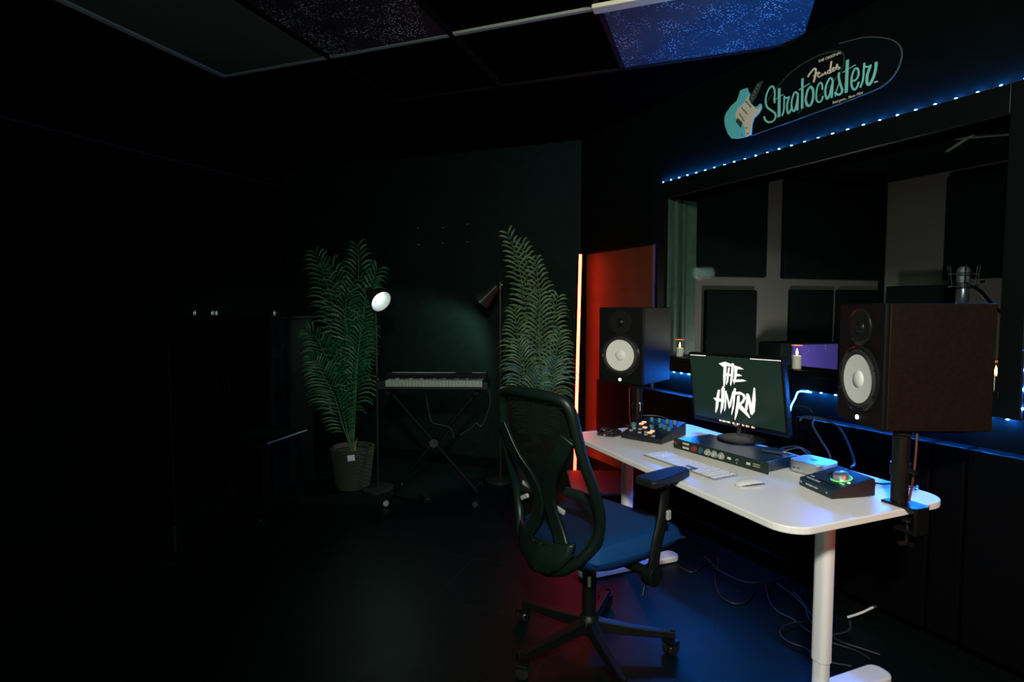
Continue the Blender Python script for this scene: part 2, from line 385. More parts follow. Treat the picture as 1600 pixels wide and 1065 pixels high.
for q0, q1, z0, z1, lab in ((.05, 1.07, 1.568, 2.35, 'large upper black acoustic panel beside the booth corner'),
                            (1.235, 2.30, 1.575, 2.34, 'large upper black acoustic panel at the left end of the booth'),
                            (.074, .503, .5, 1.483, 'narrow lower black acoustic panel nearest the booth corner'),
                            (.558, .985, .5, 1.48, 'lower black acoustic panel above the purple-lit box'),
                            (1.318, 1.786, .5, 1.472, 'wide lower black acoustic panel behind the monitor'),
                            (1.889, 2.40, .5, 1.469, 'lower black acoustic panel cut off by the left window jamb')):
    bm = new(); lbox(bm, q0, q1, -.05, -.001, z0, z1); tag(obj('acoustic_panel', bm, 'boothblack', bevel=.012), lab, 'acoustic panel', AG)
bm = new(); rbox(bm, .49, .87, -.05, -.001, 1.55, 2.35); tag(obj('acoustic_panel', bm, 'boothblack', bevel=.012), 'tall black acoustic panel behind the studio microphone', 'acoustic panel', AG)
bm = new(); rbox(bm, .20, .62, -.28, -.03, .0, 1.505); tag(obj('equipment_cabinet', bm, 'boothblack', bevel=.01), 'dark flat-topped cabinet in the booth left of the microphone', 'cabinet')
t = thing('booth_box', 'dark box with purple light coloured into its front under the booth acoustic panels', 'box', tuple(L(1.03, -.16, 0)))
bm = new(); lbox(bm, .76, 1.305, -.30, -.06, 0, 1.065)
for v in bm.verts: v.co -= L(1.03, -.16, 0)
obj('box_body', bm, 'boothblack', t, bevel=.006)
bm = new(); lbox(bm, .775, 1.20, -.312, -.300, .30, 1.05)
for v in bm.verts: v.co -= L(1.03, -.16, 0)
obj('front_panel', bm, 'purple', t, label='front panel with purple light in its colour')

# dark panels hung under the window, blue light on their top edges
DG = 'dark padded panels in a row below the window'
for s0, s1, z0, lab in ((.355, 1.28, .33, 'dark padded wall panel below the window behind the left speaker'),
                        (1.925, 2.495, .10, 'dark padded wall panel behind the small silver computer'),
                        (2.503, 2.608, .10, 'narrow dark padded panel between two wider ones below the window'),
                        (2.616, 3.60, .10, 'dark padded wall panel at the far right below the window')):
    bm = new(); wbox(bm, s0, s1, -.082 if s0 > 1 else -.098, -.003 if s0 > 1 else -.027, z0, .824); tag(obj('padded_panel', bm, 'ledge', bevel=.006), lab, 'wall panel', DG)

# ------------------------------------------------------------------ LED strips round the window
def led_strip(name, label, p0, p1, out, pitch=.066, lm='led'):
    p0, p1, out = Vector(p0), Vector(p1), Vector(out)
    mid = (p0 + p1) / 2; dr = (p1 - p0); ln_ = dr.length; dr.normalize(); oth = dr.cross(out).normalized()
    Rm = Matrix((dr, oth, out)).transposed()
    t = thing(name, label, 'light strip', tuple(mid))
    bm = new(); box(bm, out * .001, (ln_, .010, .002), Rm); obj('tape', bm, 'tape', t)
    bm = new(); n = int(ln_ / pitch)
    for i in range(n):
        c_ = dr * ((i + .5) * ln_ / n - ln_ / 2) + out * .0032
        box(bm, c_, (.0065, .005, .0026), Rm)
    o = obj('diodes', bm, lm, t); o['kind'] = 'stuff'
    return t
up = Vector((0, 0, 1))
led_strip('led_strip', 'blue LED strip along the top edge of the window frame', W(.895, -.0165, 2.1005), W(2.735, -.0165, 2.1005), up)
led_strip('led_strip', 'blue LED strip running down the left side of the window frame', W(.8945, -.012, 2.095), W(.8945, -.012, .95), -WD, .066, 'leddim')
led_strip('led_strip', 'blue LED strip running down the right side of the window frame', W(2.7355, -.012, 2.095), W(2.7355, -.012, .95), WD)
led_strip('led_strip', 'blue LED strip under the left part of the window sill', W(.895, -.0165, .9445), W(1.45, -.0165, .9445), -up, .06, 'ledlow')
led_strip('led_strip', 'blue LED strip under the right part of the window sill', W(1.90, -.0165, .9445), W(2.735, -.0165, .9445), -up, .066, 'ledlow')
bm = new(); tube(bm, [W(1.96, -.024, .938), W(1.915, -.028, .937), W(1.899, -.035, .93), W(1.893, -.045, .90), W(1.884, -.055, .87), W(1.879, -.06, .838)], .0035, 6)
tag(obj('led_strip', bm, 'leddrop', smooth=True), 'bright loose end of the blue LED strip hanging beside the monitor', 'light strip')

# ------------------------------------------------------------------ corner tube light
t = thing('corner_light', 'tall thin orange-red tube light standing in the room corner', 'floor lamp', (.462, 4.205, 0))
en = Vector((.6, -.8, 0)); ea = Vector((.8, .6, 0))
Rt = Matrix((ea, -en, Vector((0, 0, 1)))).transposed()
def lean(bm):
    for v in bm.verts: v.co.x += .033 * v.co.z / 1.72
bm = new(); box(bm, (0, 0, .875), (.022, .014, 1.70), Rt); box(bm, Vector((0, 0, .875)) + ea * .012 + en * .006, (.002, .016, 1.70), Rt); lean(bm); obj('channel', bm, 'matte', t)
bm = new(); box(bm, en * .0135 + Vector((0, 0, .878)), (.020, .010, 1.69), Rt); lean(bm); obj('light_tube', bm, 'tube', t)
bm = new(); cyl(bm, (0, 0, 0), (0, 0, .018), .10, .095, 28); cyl(bm, (0, 0, .018), (0, 0, .04), .02, .015); obj('base', bm, 'matte', t, bevel=.002)
# low box in the glow
t = thing('low_box', 'low flat-topped dark box on the floor in the red glow behind the desk', 'box', (.56, 3.60, 0), -.02)
bm = new(); box(bm, (0, 0, .10), (.36, .46, .20)); obj('box_body', bm, 'matte', t, bevel=.004)
bm = new(); box(bm, (0, 0, .208), (.38, .48, .016)); obj('top_board', bm, 'lowbox', t, bevel=.003)

# ------------------------------------------------------------------ sign over the window
SG = {"center":[1.9191,2.329],"script":[[[[-0.2035,0.004],[-0.2066,0.024],[-0.2044,0.051],[-0.2111,0.079],[-0.2214,0.09],[-0.2366,0.086],[-0.2514,0.064],[-0.2572,0.03],[-0.2469,-0.002],[-0.2214,-0.026],[-0.1999,-0.048],[-0.1977,-0.068],[-0.212,-0.081],[-0.2348,-0.079],[-0.2549,-0.064],[-0.2648,-0.042]],0.0087,1],[[[-0.2044,0.02],[-0.182,0.025],[-0.1561,0.029]],0.0035,0],[[[-0.1807,0.067],[-0.1785,-0.001],[-0.1776,-0.071]],0.0141,0],[[[-0.1507,0.021],[-0.1507,-0.016],[-0.1516,-0.047],[-0.1606,-0.071]],0.0067,1],[[[-0.1507,0.015],[-0.1382,0.007],[-0.1212,0.009]],0.0073,1],[[[-0.1239,0.008],[-0.1337,-0.022],[-0.1324,-0.053],[-0.1248,-0.069],[-0.1145,-0.058],[-0.1078,-0.042]],0.0087,1],[[[-0.0778,0.007],[-0.0921,0.019],[-0.1033,0.006],[-0.11,-0.023],[-0.1078,-0.051],[-0.0966,-0.067],[-0.0877,-0.054],[-0.0787,-0.014]],0.008,1],[[[-0.0778,0.007],[-0.0778,-0.069]],0.0093,0],[[[-0.0564,0.07],[-0.0541,-0.068]],0.0113,0],[[[-0.0734,0.023],[-0.0179,0.034]],0.0047,0],[[[-0.0139,0.018],[-0.0282,0.005],[-0.0362,-0.031],[-0.0295,-0.057],[-0.0192,-0.067],[-0.0067,-0.061],[0.0009,-0.034],[0.0,-0.004],[-0.0089,0.014],[-0.0157,0.018]],0.01,1],[[[0.0456,-0.016],[0.0434,0.008],[0.0335,0.019],[0.021,0.004],[0.0165,-0.027],[0.0188,-0.052],[0.0313,-0.066],[0.0434,-0.062],[0.0492,-0.044]],0.007,1],[[[0.0926,0.013],[0.0796,0.023],[0.0671,0.006],[0.0595,-0.02],[0.0626,-0.048],[0.0716,-0.064],[0.0805,-0.048],[0.0908,-0.01]],0.0085,1],[[[0.0939,0.01],[0.0908,-0.067]],0.0095,0],[[[0.1221,0.033],[0.1212,0.013],[0.1288,-0.018],[0.1386,-0.047],[0.1346,-0.061],[0.1208,-0.062],[0.1042,-0.048]],0.009,1],[[[0.1252,-0.011],[0.1154,-0.034],[0.1064,-0.066]],0.0034,1],[[[0.1579,0.073],[0.157,-0.066]],0.0133,0],[[[0.1378,0.027],[0.195,0.038]],0.0034,0],[[[0.1825,-0.024],[0.1972,-0.026],[0.2084,-0.01],[0.2071,0.012],[0.1981,0.023],[0.1869,0.015],[0.1793,-0.01],[0.1793,-0.035],[0.1847,-0.055],[0.1959,-0.065],[0.2062,-0.054],[0.2115,-0.038]],0.0079,1],[[[0.2321,0.032],[0.2308,-0.001],[0.2285,-0.037],[0.2183,-0.065]],0.0073,1],[[[0.2308,0.023],[0.2442,0.011],[0.2621,0.013]],0.006,1],[[[0.259,0.012],[0.2478,-0.017],[0.2451,-0.043],[0.2487,-0.059],[0.259,-0.063],[0.2733,-0.038],[0.2804,-0.007],[0.2813,0.018]],0.0109,1]],"fender":[[[[-0.0295,0.067],[-0.0116,0.084],[0.0045,0.092],[0.0112,0.083],[0.0089,0.061],[0.0009,0.032]],0.0072,1],[[[-0.0013,0.061],[0.0098,0.065],[0.0241,0.069]],0.0029,1],[[[0.0179,0.061],[0.0291,0.062],[0.0277,0.067],[0.021,0.066],[0.021,0.055],[0.0277,0.046],[0.0367,0.049]],0.0044,1],[[[0.0403,0.046],[0.0425,0.056],[0.0479,0.047],[0.0568,0.059],[0.059,0.047],[0.0671,0.05]],0.0029,1],[[[0.085,0.095],[0.0814,0.065],[0.0805,0.052],[0.0872,0.046]],0.0059,1],[[[0.0796,0.058],[0.0716,0.06],[0.068,0.052],[0.0751,0.045],[0.0805,0.05]],0.0032,1],[[[0.0872,0.053],[0.0984,0.057],[0.097,0.064],[0.0908,0.061],[0.0917,0.05],[0.0962,0.047],[0.1051,0.051]],0.0035,1],[[[0.1064,0.05],[0.1118,0.072],[0.1154,0.059],[0.1252,0.051],[0.1154,0.048]],0.0048,1],[[[0.2768,-0.063],[0.2903,-0.064]],0.0067,0]],"body":[[-0.4151,0.134],[-0.394,0.134],[-0.3694,0.132],[-0.3614,0.11],[-0.3502,0.095],[-0.3591,0.079],[-0.3466,0.048],[-0.3278,0.028],[-0.3073,0.017],[-0.293,0.027],[-0.2818,0.025],[-0.2773,0.015],[-0.2773,-0.001],[-0.293,-0.02],[-0.322,-0.035],[-0.3323,-0.059],[-0.3377,-0.113],[-0.3873,-0.114],[-0.4262,-0.11],[-0.4656,-0.098],[-0.4915,-0.065],[-0.5085,-0.025],[-0.5161,0.006],[-0.5139,0.031],[-0.5027,0.049],[-0.4714,0.074],[-0.4356,0.088],[-0.4231,0.111]],"neck":[[-0.3569,0.072],[-0.3332,0.1],[-0.305,0.134],[-0.2715,0.132],[-0.2885,0.103],[-0.314,0.064],[-0.3354,0.042]],"guard":[[-0.3524,0.095],[-0.3703,0.082],[-0.3806,0.064],[-0.4075,0.054],[-0.4285,0.046],[-0.4397,0.024],[-0.4379,0.005],[-0.4289,-0.004],[-0.3927,-0.039],[-0.377,-0.068],[-0.3681,-0.116],[-0.3399,-0.114],[-0.3354,-0.061],[-0.3252,-0.034],[-0.2974,-0.016],[-0.284,-0.003],[-0.2818,0.012],[-0.2974,0.005],[-0.3162,0.01],[-0.331,0.031],[-0.3413,0.043],[-0.3569,0.07]],"bridge":[[-0.4253,-0.003],[-0.3918,-0.036],[-0.4016,-0.061],[-0.4356,-0.019]],"picks":[[[-0.3735,0.067],[-0.339,0.024]],[[-0.3994,0.042],[-0.3614,-0.003]],[[-0.4151,0.018],[-0.3802,-0.034]]],"knobs":[[-0.3636,-0.071],[-0.3569,-0.102],[-0.3918,-0.101]],"board":[[-0.4343,-0.106],[-0.3399,-0.116],[-0.0944,-0.111],[0.0962,-0.105],[0.2241,-0.099],[0.3023,-0.091],[0.3466,-0.068],[0.3721,-0.03],[0.3802,0.017],[0.3641,0.058],[0.3207,0.096],[0.2339,0.137],[0.1163,0.158],[0.0165,0.153],[-0.0854,0.134],[-0.174,0.1],[-0.2424,0.081],[-0.2818,0.151],[-0.339,0.129],[-0.441,0.148],[-0.4821,0.078],[-0.5193,0.005],[-0.4768,-0.088]],"emblem":[[-0.2594,0.008],[-0.2232,0.053],[-0.174,0.088],[-0.1024,0.126],[0.0174,0.144],[0.123,0.123],[0.1422,0.074],[0.1266,0.034],[0.0626,-0.021],[-0.0139,-0.053],[-0.0787,-0.086]],"t_orig":[[0.0201,0.111],[0.1355,0.11],[0.0157,0.124]],"t_gone":[[0.0962,-0.094],[0.2487,-0.094],[0.0962,-0.082]],"hmrn":[[[-0.0788,0.1275],[-0.0365,0.1387],[-0.0012,0.1294],[0.0162,0.1248],[0.0081,0.1158],[-0.035,0.1186],[-0.0506,0.1118]],[[-0.0474,0.1236],[-0.0289,0.1248],[-0.0389,0.0665],[-0.0537,0.0158],[-0.0602,0.0181],[-0.0576,0.0649]],[[-0.0209,0.1138],[-0.0103,0.1117],[-0.0285,0.0443],[-0.0415,0.0257],[-0.0439,0.0313],[-0.0327,0.0728]],[[-0.037,0.0839],[-0.0028,0.0809],[-0.0038,0.0708],[-0.0401,0.0722]],[[0.0031,0.1353],[0.0168,0.1305],[0.0099,0.0989],[-0.0001,0.0554],[-0.0143,0.0241],[-0.019,0.0308],[-0.0079,0.0833]],[[0.0162,0.1248],[0.0369,0.1205],[0.0248,0.0717],[0.0065,0.0332],[0.0038,0.0415],[0.012,0.0849]],[[0.0161,0.1234],[0.0507,0.1186],[0.0703,0.1088],[0.0285,0.1073]],[[0.0156,0.0851],[0.0403,0.0857],[0.0586,0.0787],[0.0176,0.0712]],[[0.0019,0.057],[0.0586,0.062],[0.0813,0.0565],[0.0576,0.0515],[0.0022,0.0437]],[[-0.0972,-0.0018],[-0.0839,-0.0019],[-0.094,-0.0414],[-0.1076,-0.0936],[-0.1243,-0.1213],[-0.1274,-0.1143],[-0.1179,-0.0651],[-0.1079,-0.0281]],[[-0.1334,-0.0475],[-0.1133,-0.0421],[-0.0606,-0.0462],[-0.062,-0.0596],[-0.1154,-0.0603]],[[-0.0756,0.0049],[-0.0625,0.0208],[-0.0528,0.0072],[-0.0625,-0.0465],[-0.0747,-0.0892],[-0.0934,-0.1214],[-0.0948,-0.1097],[-0.0822,-0.0547]],[[-0.0537,-0.0046],[-0.0437,-0.0006],[-0.0429,-0.0209],[-0.0506,-0.0509],[-0.0568,-0.0868],[-0.0671,-0.1059],[-0.0688,-0.0972],[-0.0597,-0.052]],[[-0.0484,-0.0098],[-0.0402,-0.0162],[-0.0297,-0.0687],[-0.0364,-0.0899],[-0.0415,-0.076]],[[-0.0383,-0.0872],[-0.0317,-0.0602],[-0.0071,0.0004],[-0.0004,-0.0046],[-0.0251,-0.0768]],[[-0.0024,0.0038],[0.0055,0.0174],[0.0152,0.0141],[0.0032,-0.0386],[-0.008,-0.0832],[-0.0247,-0.1174],[-0.0271,-0.1119],[-0.0129,-0.0607]],[[0.0187,-0.0196],[0.0341,-0.0136],[0.0306,-0.041],[0.0138,-0.1003],[-0.0064,-0.1393],[-0.0093,-0.1325],[0.0005,-0.0906],[0.0121,-0.049]],[[0.0028,-0.0014],[0.0386,0.0024],[0.062,-0.0063],[0.0706,-0.0221],[0.0544,-0.0465],[0.0279,-0.0669],[0.0219,-0.0563],[0.0447,-0.0393],[0.0539,-0.0241],[0.0475,-0.0121],[0.0302,-0.0112],[0.0013,-0.0159]],[[0.0221,-0.0548],[0.0424,-0.0622],[0.0646,-0.0818],[0.0848,-0.1112],[0.0782,-0.1164],[0.0558,-0.1],[0.0231,-0.079]],[[0.0726,-0.0023],[0.0864,-0.0008],[0.0844,-0.0205],[0.0718,-0.078],[0.0602,-0.0909],[0.0593,-0.0656],[0.0698,-0.0306]],[[0.0751,-0.0048],[0.0892,-0.006],[0.1064,-0.0761],[0.0967,-0.0997],[0.0863,-0.0956]],[[0.1179,0.0301],[0.1253,0.0281],[0.1231,-0.0242],[0.1126,-0.0807],[0.0967,-0.0997],[0.0937,-0.0889],[0.1048,-0.0181]]],"scr":{"menuL":[[-0.2638,0.1607],[-0.1594,0.1609]],"menuR":[[0.111,0.1601],[0.2648,0.1601]],"dock":[[-0.1054,-0.1537],[0.1009,-0.1568]],"brand":[[-0.0271,-0.1781],[0.0159,-0.1792]],"corners":[[-0.2664,0.167],[0.2762,0.171],[0.2679,-0.1648],[-0.2667,-0.1649]]},"cab1":[[0.86,2.833,0.006],[0.917,2.777,0.006],[1.09,2.961,0.006],[1.057,2.833,0.006],[0.992,2.696,0.006],[0.96,2.541,0.006],[0.993,2.473,0.006],[1.055,2.484,0.006],[1.129,2.571,0.006]],"cab2":[[1.218,2.649,0.007],[1.164,2.483,0.007],[1.16,2.402,0.007],[1.197,2.335,0.007],[1.215,2.254,0.007],[1.251,2.187,0.007],[1.328,2.123,0.007],[1.352,2.063,0.007]],"cab3":[[1.279,2.31,0.016],[1.164,2.295,0.016],[1.092,2.234,0.016],[1.085,2.172,0.016],[1.135,2.121,0.016],[1.156,2.049,0.016],[1.248,2.011,0.016]],"cab4":[[1.264,2.623,0.02],[1.286,2.486,0.02],[1.282,2.352,0.02],[1.275,2.255,0.02],[1.289,2.165,0.02],[1.347,2.114,0.02],[1.395,2.074,0.02]],"cab5":[[1.3,2.544,0.02],[1.295,2.431,0.02],[1.258,2.327,0.02],[1.263,2.209,0.02],[1.367,2.232,0.02],[1.417,2.303,0.02]],"cab6":[[1.013,2.916,0.026],[1.041,2.721,0.026],[1.127,2.623,0.026],[1.263,2.655,0.026],[1.434,2.688,0.026],[1.492,2.623,0.026]],"white":[[1.424,2.332,0.02],[1.468,2.313,0.05],[1.516,2.317,0.07],[1.572,2.327,0.09]]}
cs, czz = SG['center']
mw = Matrix.Identity(4)
for i in range(3): mw[i][0] = WD[i]; mw[i][1] = up[i]; mw[i][2] = -WN[i]; mw[i][3] = W(cs, -.002, czz)[i]
t = thing('wall_sign', 'black wall sign above the window with a pale blue guitar and teal script lettering', 'sign', mw=mw)
bm = new(); prism(bm, SG['board'], 0, .014); obj('board', bm, 'board', t, bevel=.002)
bm = new(); P = smooth_pts([(x, y, 0) for x, y in SG['board'][1:13]], 4)
ribbon(bm, [(p.x, p.y) for p in P], .0035, .010, .0158, False); obj('rim', bm, 'boardrim', t)
bm = new(); prism(bm, SG['body'], .0142, .0185); g = obj('guitar_body', bm, 'gbody', t, label='pale blue guitar body')
bm = new(); prism(bm, SG['guard'], .0186, .0200); obj('pickguard', bm, 'gguard', g, label='cream pickguard')
bm = new(); prism(bm, SG['neck'], .0186, .0205); nk = obj('guitar_neck', bm, 'gdark', g, label='dark fretboard with pale dots')
bm = new(); prism(bm, SG['bridge'], .0201, .0215); obj('bridge', bm, 'gdark', g)
for p in SG['picks']: bm = new(); ribbon(bm, p, .0065, .0201, .0214, False); obj('pickup', bm, 'olive', g)
for x, y in SG['knobs']: bm = new(); cyl(bm, (x, y, .0201), (x, y, .022), .0045, n=12); obj('knob', bm, 'olive', g)
bm = new()
nb = SG['neck']
for i in range(5):
    f = .15 + i * .17
    x = (nb[0][0] + nb[6][0]) / 2 * (1 - f) + (nb[2][0] + nb[3][0]) / 2 * f; y = (nb[0][1] + nb[6][1]) / 2 * (1 - f) + (nb[2][1] + nb[3][1]) / 2 * f
    cyl(bm, (x, y, .0205), (x, y, .0213), .0022, n=8)
obj('fret_dots', bm, 'cream', g)
bm = new()
for i, (p, wd_, k) in enumerate(SG['script']): ribbon(bm, p, wd_, .0142, .0165 + (i % 4) * .0002, bool(k))
obj('script_lettering', bm, 'teal', t, label='teal script lettering reading Stratocaster')
bm = new()
for i, (p, wd_, k) in enumerate(SG['fender'][:-1]): ribbon(bm, p, wd_, .0142, .0176 + (i % 4) * .0002, bool(k))
obj('maker_lettering', bm, 'cream', t, label='small cream script lettering')
bm = new(); ribbon(bm, SG['fender'][-1][0], .0035, .0142, .0176); obj('small_mark', bm, 'cream', t)
bm = new(); ribbon(bm, SG['emblem'], .004, .0142, .0150); obj('emblem_outline', bm, 'gdark', t)
a = SG['t_orig']; text('top_lettering', 'THE ORIGINAL', .0175, 'cream', t, (a[0][0], a[0][1], .0150), xs=.93)
a = SG['t_gone']; text('bottom_lettering', 'Real gone... Since 1954', .0155, 'cream', t, (a[0][0], a[0][1], .0150), xs=.93)

# ------------------------------------------------------------------ ceiling grid and tiles
G0 = Vector((-1.578, 3.182, 0)); gx = Vector((.9395, -.3425, 0)); gy = Vector((.3425, .9395, 0))
RG = Matrix((gx, gy, Vector((0, 0, 1)))).transposed(); TS = .69
def gbox(bm, x0, x1, y0, y1, z0, z1): box(bm, G0 + gx * (x0 + x1) / 2 + gy * (y0 + y1) / 2 + Vector((0, 0, (z0 + z1) / 2)), (x1 - x0, y1 - y0, z1 - z0), RG)
bm = new()
gbox(bm, -.014, .014, -4.2, .0, ZC - .014, ZC); gbox(bm, -.01, 2.80, -.010, .010, ZC - .012, ZC)
struct('trim_4', bm, 'grid')
bm = new()
for k in (1, 2, 3): gbox(bm, k * TS - .012, k * TS + .012, -4.2, .66, ZC - .012, ZC)
gbox(bm, -1, 2.9, .645, .665, ZC - .012, ZC)
struct('trim_5', bm, 'gridd')
bm = new(); gbox(bm, .02, TS - .03, -1.36, -.015, ZC - .008, ZC - .001); tag(obj('ceiling_light_panel', bm, 'diffuser', bevel=.002), 'unlit grey-green ceiling light panel at the top left', 'ceiling light')
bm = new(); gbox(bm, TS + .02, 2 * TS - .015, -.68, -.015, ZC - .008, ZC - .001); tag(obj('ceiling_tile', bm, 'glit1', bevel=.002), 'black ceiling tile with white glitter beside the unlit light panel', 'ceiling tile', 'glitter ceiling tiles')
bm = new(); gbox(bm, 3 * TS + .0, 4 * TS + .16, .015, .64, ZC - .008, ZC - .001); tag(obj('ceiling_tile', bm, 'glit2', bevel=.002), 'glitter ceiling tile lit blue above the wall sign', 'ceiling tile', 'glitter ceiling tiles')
bm = new(); gbox(bm, 3 * TS - .02, 3 * TS + .6, -.05, .005, ZC - .03, ZC - .012); tag(obj('ceiling_fixture', bm, 'cream', bevel=.003), 'pale fixture edge on the ceiling above the blue-lit glitter tile', 'ceiling fixture')

t = thing('wall_board', 'tall red-brown board on the wall between the room corner and the window, red glow put into its colour', 'board', tuple(W(.48, 0, 0)), math.atan2(WD.y, WD.x))
bm = new(); box(bm, (0, -.012, .97), (.74, .022, 1.52)); obj('board', bm, 'redbrown', t, bevel=.003)
bm = new(); box(bm, (0, -.014, 1.735), (.75, .030, .014)); obj('top_edge', bm, 'trim', t)
# six small screws on the back wall
WG = 'small screws on the back wall'
for i, (x, y, z) in enumerate(((-.802, 4.873, 2.01), (-.579, 4.791, 1.999), (-.369, 4.713, 2.019), (-.797, 4.872, 1.87), (-.585, 4.793, 1.872), (-.370, 4.713, 1.873))):
    bm = new(); lathe(bm, [(0, 0), (.010, 0), (.009, .006), (.004, .010), (0, .010)], (0, 0, 0), tuple(-BN), 12)
    tag(obj('wall_screw', bm, 'darkmetal', loc=(x, y, z), smooth=True), '%s screw of the %s row high on the back wall' % (('left', 'middle', 'right')[i % 3], ('upper', 'lower')[i // 3]), 'screw', WG)

# ------------------------------------------------------------------ desk
DO = Vector((.695, 1.726, 0)); DU = Vector((-.3755, .9268, 0)); DV = Vector((.9268, .3755, 0)); DA = math.atan2(.3755, .9268); DZ = .715
t = thing('standing_desk', 'white height-adjustable desk under the window', 'desk', tuple(DO + DV * .35 + DU * .455), DA)
bm = new(); prism(bm, rrect(.70, 1.33, .085, 8), DZ - .022, DZ); obj('desktop', bm, 'white', t, bevel=.003)
for ly, lx, fl in ((-.473, .020, .64), (.605, -.040, .58)):
    bm = new(); prism(bm, rrect(.050, .058, .020, 5), .145 if lx > 0 else .215, DZ - .045)
    for v in bm.verts: v.co += Vector((lx, ly, 0))
    lg = obj('leg', bm, 'whitemetal', t, smooth=True)
    bm = new(); prism(bm, rrect(.042, .050, .016, 5), .02, .23)
    for v in bm.verts: v.co += Vector((lx, ly, 0))
    obj('inner_column', bm, 'whitemetal', lg, smooth=True)
    bm = new(); prism(bm, rrect(fl, .085, .035, 6), .004, .034)
    for v in bm.verts: v.co += Vector((.02 if lx > 0 else -.02, ly, 0))
    obj('foot', bm, 'whitemetal', t, bevel=.006, smooth=True)
    bm = new(); box(bm, (0, ly, DZ - .033), (.56, .06, .02)); obj('top_support', bm, 'whitemetal', t, bevel=.003)
bm = new(); box(bm, (-.10, 0, DZ - .04), (.04, 1.05, .03)); box(bm, (.02, 0, DZ - .04), (.04, 1.05, .03)); obj('crossbar', bm, 'matte', t)
bm = new(); box(bm, (-.29, -.40, DZ - .032), (.05, .09, .018)); obj('height_switch', bm, 'whitemetal', t, bevel=.004)
def D(b_, a_, z=DZ): return tuple(DO + DV * b_ + DU * a_ + Vector((0, 0, z)))

# ------------------------------------------------------------------ speakers and their stands
def speaker(label, loc, rz):
    H_, W_, D_ = .40, .255, .34; f = -D_ / 2
    t = thing('studio_monitor_speaker', label, 'speaker', loc, rz, 'studio speakers either side of the desk')
    bm = new(); box(bm, (.008, 0, H_ / 2), (D_ - .016, W_, H_)); obj('cabinet', bm, 'cabinet', t, bevel=.004)
    bm = new(); box(bm, (f + .008, 0, H_ / 2), (.0158, W_, H_)); obj('front_baffle', bm, 'matte', t, bevel=.005)
    ax = (-1, 0, 0)
    bm = new(); lathe(bm, [(.112, 0), (.112, .004), (.104, .007), (.101, .004), (.098, .001)], (f, 0, .150), ax, 48)
    wr = obj('woofer_rim', bm, 'gloss', t, smooth=True)
    bm = new(); lathe(bm, [(.1, .0), (.097, .006), (.09, .010), (.083, .006), (.080, .001)], (f, 0, .150), ax, 48); obj('surround', bm, 'rubber', wr, smooth=True)
    bm = new(); lathe(bm, [(.081, .0045), (.060, .0030), (.030, .0012), (.0, .0010)], (f, 0, .150), ax, 48); obj('cone', bm, 'cone', wr, smooth=True, label='white speaker cone')
    bm = new(); lathe(bm, [(.029, .0012), (.026, .005), (.016, .009), (.0, .0105)], (f, 0, .150), ax, 32); obj('dust_cap', bm, 'cone', wr, smooth=True)
    bm = new(); lathe(bm, [(.063, .0), (.063, .003), (.058, .004), (.035, .0008), (.020, .0008)], (f, 0, .322), ax, 40)
    tw = obj('tweeter_waveguide', bm, 'gloss', t, smooth=True)
    bm = new(); lathe(bm, [(.021, .001), (.017, .008), (.008, .012), (0, .013)], (f, 0, .322), ax, 24); obj('dome', bm, 'plastic', tw, smooth=True)
    for k in range(8):
        a = PI / 8 + k * PI / 4; bm = new(); cyl(bm, (f, math.cos(a) * .106, .150 + math.sin(a) * .106), (f - .009, math.cos(a) * .106, .150 + math.sin(a) * .106), .0032, n=8); obj('screw', bm, 'darkmetal', t)
    for k in range(4):
        a = PI / 4 + k * PI / 2; bm = new(); cyl(bm, (f, math.cos(a) * .058, .322 + math.sin(a) * .058), (f - .006, math.cos(a) * .058, .322 + math.sin(a) * .058), .003, n=8); obj('screw', bm, 'darkmetal', t)
    bm = new(); cyl(bm, (f + .002, 0, .022), (f - .003, 0, .022), .0075, n=20); obj('power_light', bm, 'ledw', t, label='round white power light')
    return t
speaker('left black studio speaker with a white cone, nearer the room corner', (.6647 + .6279 * .17 - .7783 * .1276, 2.8686 + .7783 * .17 + .6279 * .1276, .9342), math.radians(51.1))
speaker('right large black studio speaker with a white cone, nearest the camera', (1.1538 + .168 + .0034, 1.7501 - .0044 + .1265, .9446), math.radians(-1.5))

def speaker_stand(label, base, top, rz, trz, edge):
    # base: point on the desk top; top: centre of the plate; edge: outward direction to the desk edge
    t = thing('speaker_stand', label, 'speaker stand', base, rz, 'desk clamp speaker stands')
    h = top[2] - base[2]
    off = Vector((top[0] - base[0], top[1] - base[1], 0)); off.rotate(Matrix.Rotation(-rz, 3, 'Z'))
    bm = new(); cyl(bm, (0, 0, .006), (0, 0, h - .012), .024, n=28); obj('pole', bm, 'plastic', t, smooth=True)
    bm = new(); cyl(bm, (0, 0, .09), (0, 0, .13), .028, n=28); cyl(bm, (.026, 0, .11), (.05, 0, .11), .008, n=12); obj('collar', bm, 'plastic', t, smooth=True)
    bm = new(); box(bm, (off.x, off.y, h - .004), (.22, .20, .008), rotz(trz - rz)); box(bm, (off.x * .5, off.y * .5, h - .014), (.14, .05, .012), rotz(math.atan2(off.y, off.x))); obj('top_plate', bm, 'matte', t, bevel=.003)
    bm = new(); box(bm, (edge - .022, 0, .004), (.10, .078, .008)); box(bm, (edge + .028, 0, -.035), (.010, .060, .085)); box(bm, (edge - .004, 0, -.073), (.07, .05, .008))
    cl = obj('clamp', bm, 'plastic', t, bevel=.002)
    bm = new(); cyl(bm, (edge - .012, 0, -.115), (edge - .012, 0, -.045), .005, n=12); cyl(bm, (edge - .012, 0, -.048), (edge - .012, 0, -.040), .017, n=20)
    for k in range(3):
        a = k * 2 * PI / 3; box(bm, (edge - .012 + math.cos(a) * .012, math.sin(a) * .012, -.118), (.022, .008, .012), rotz(a))
    obj('clamp_screw', bm, 'darkmetal', cl)
    return t
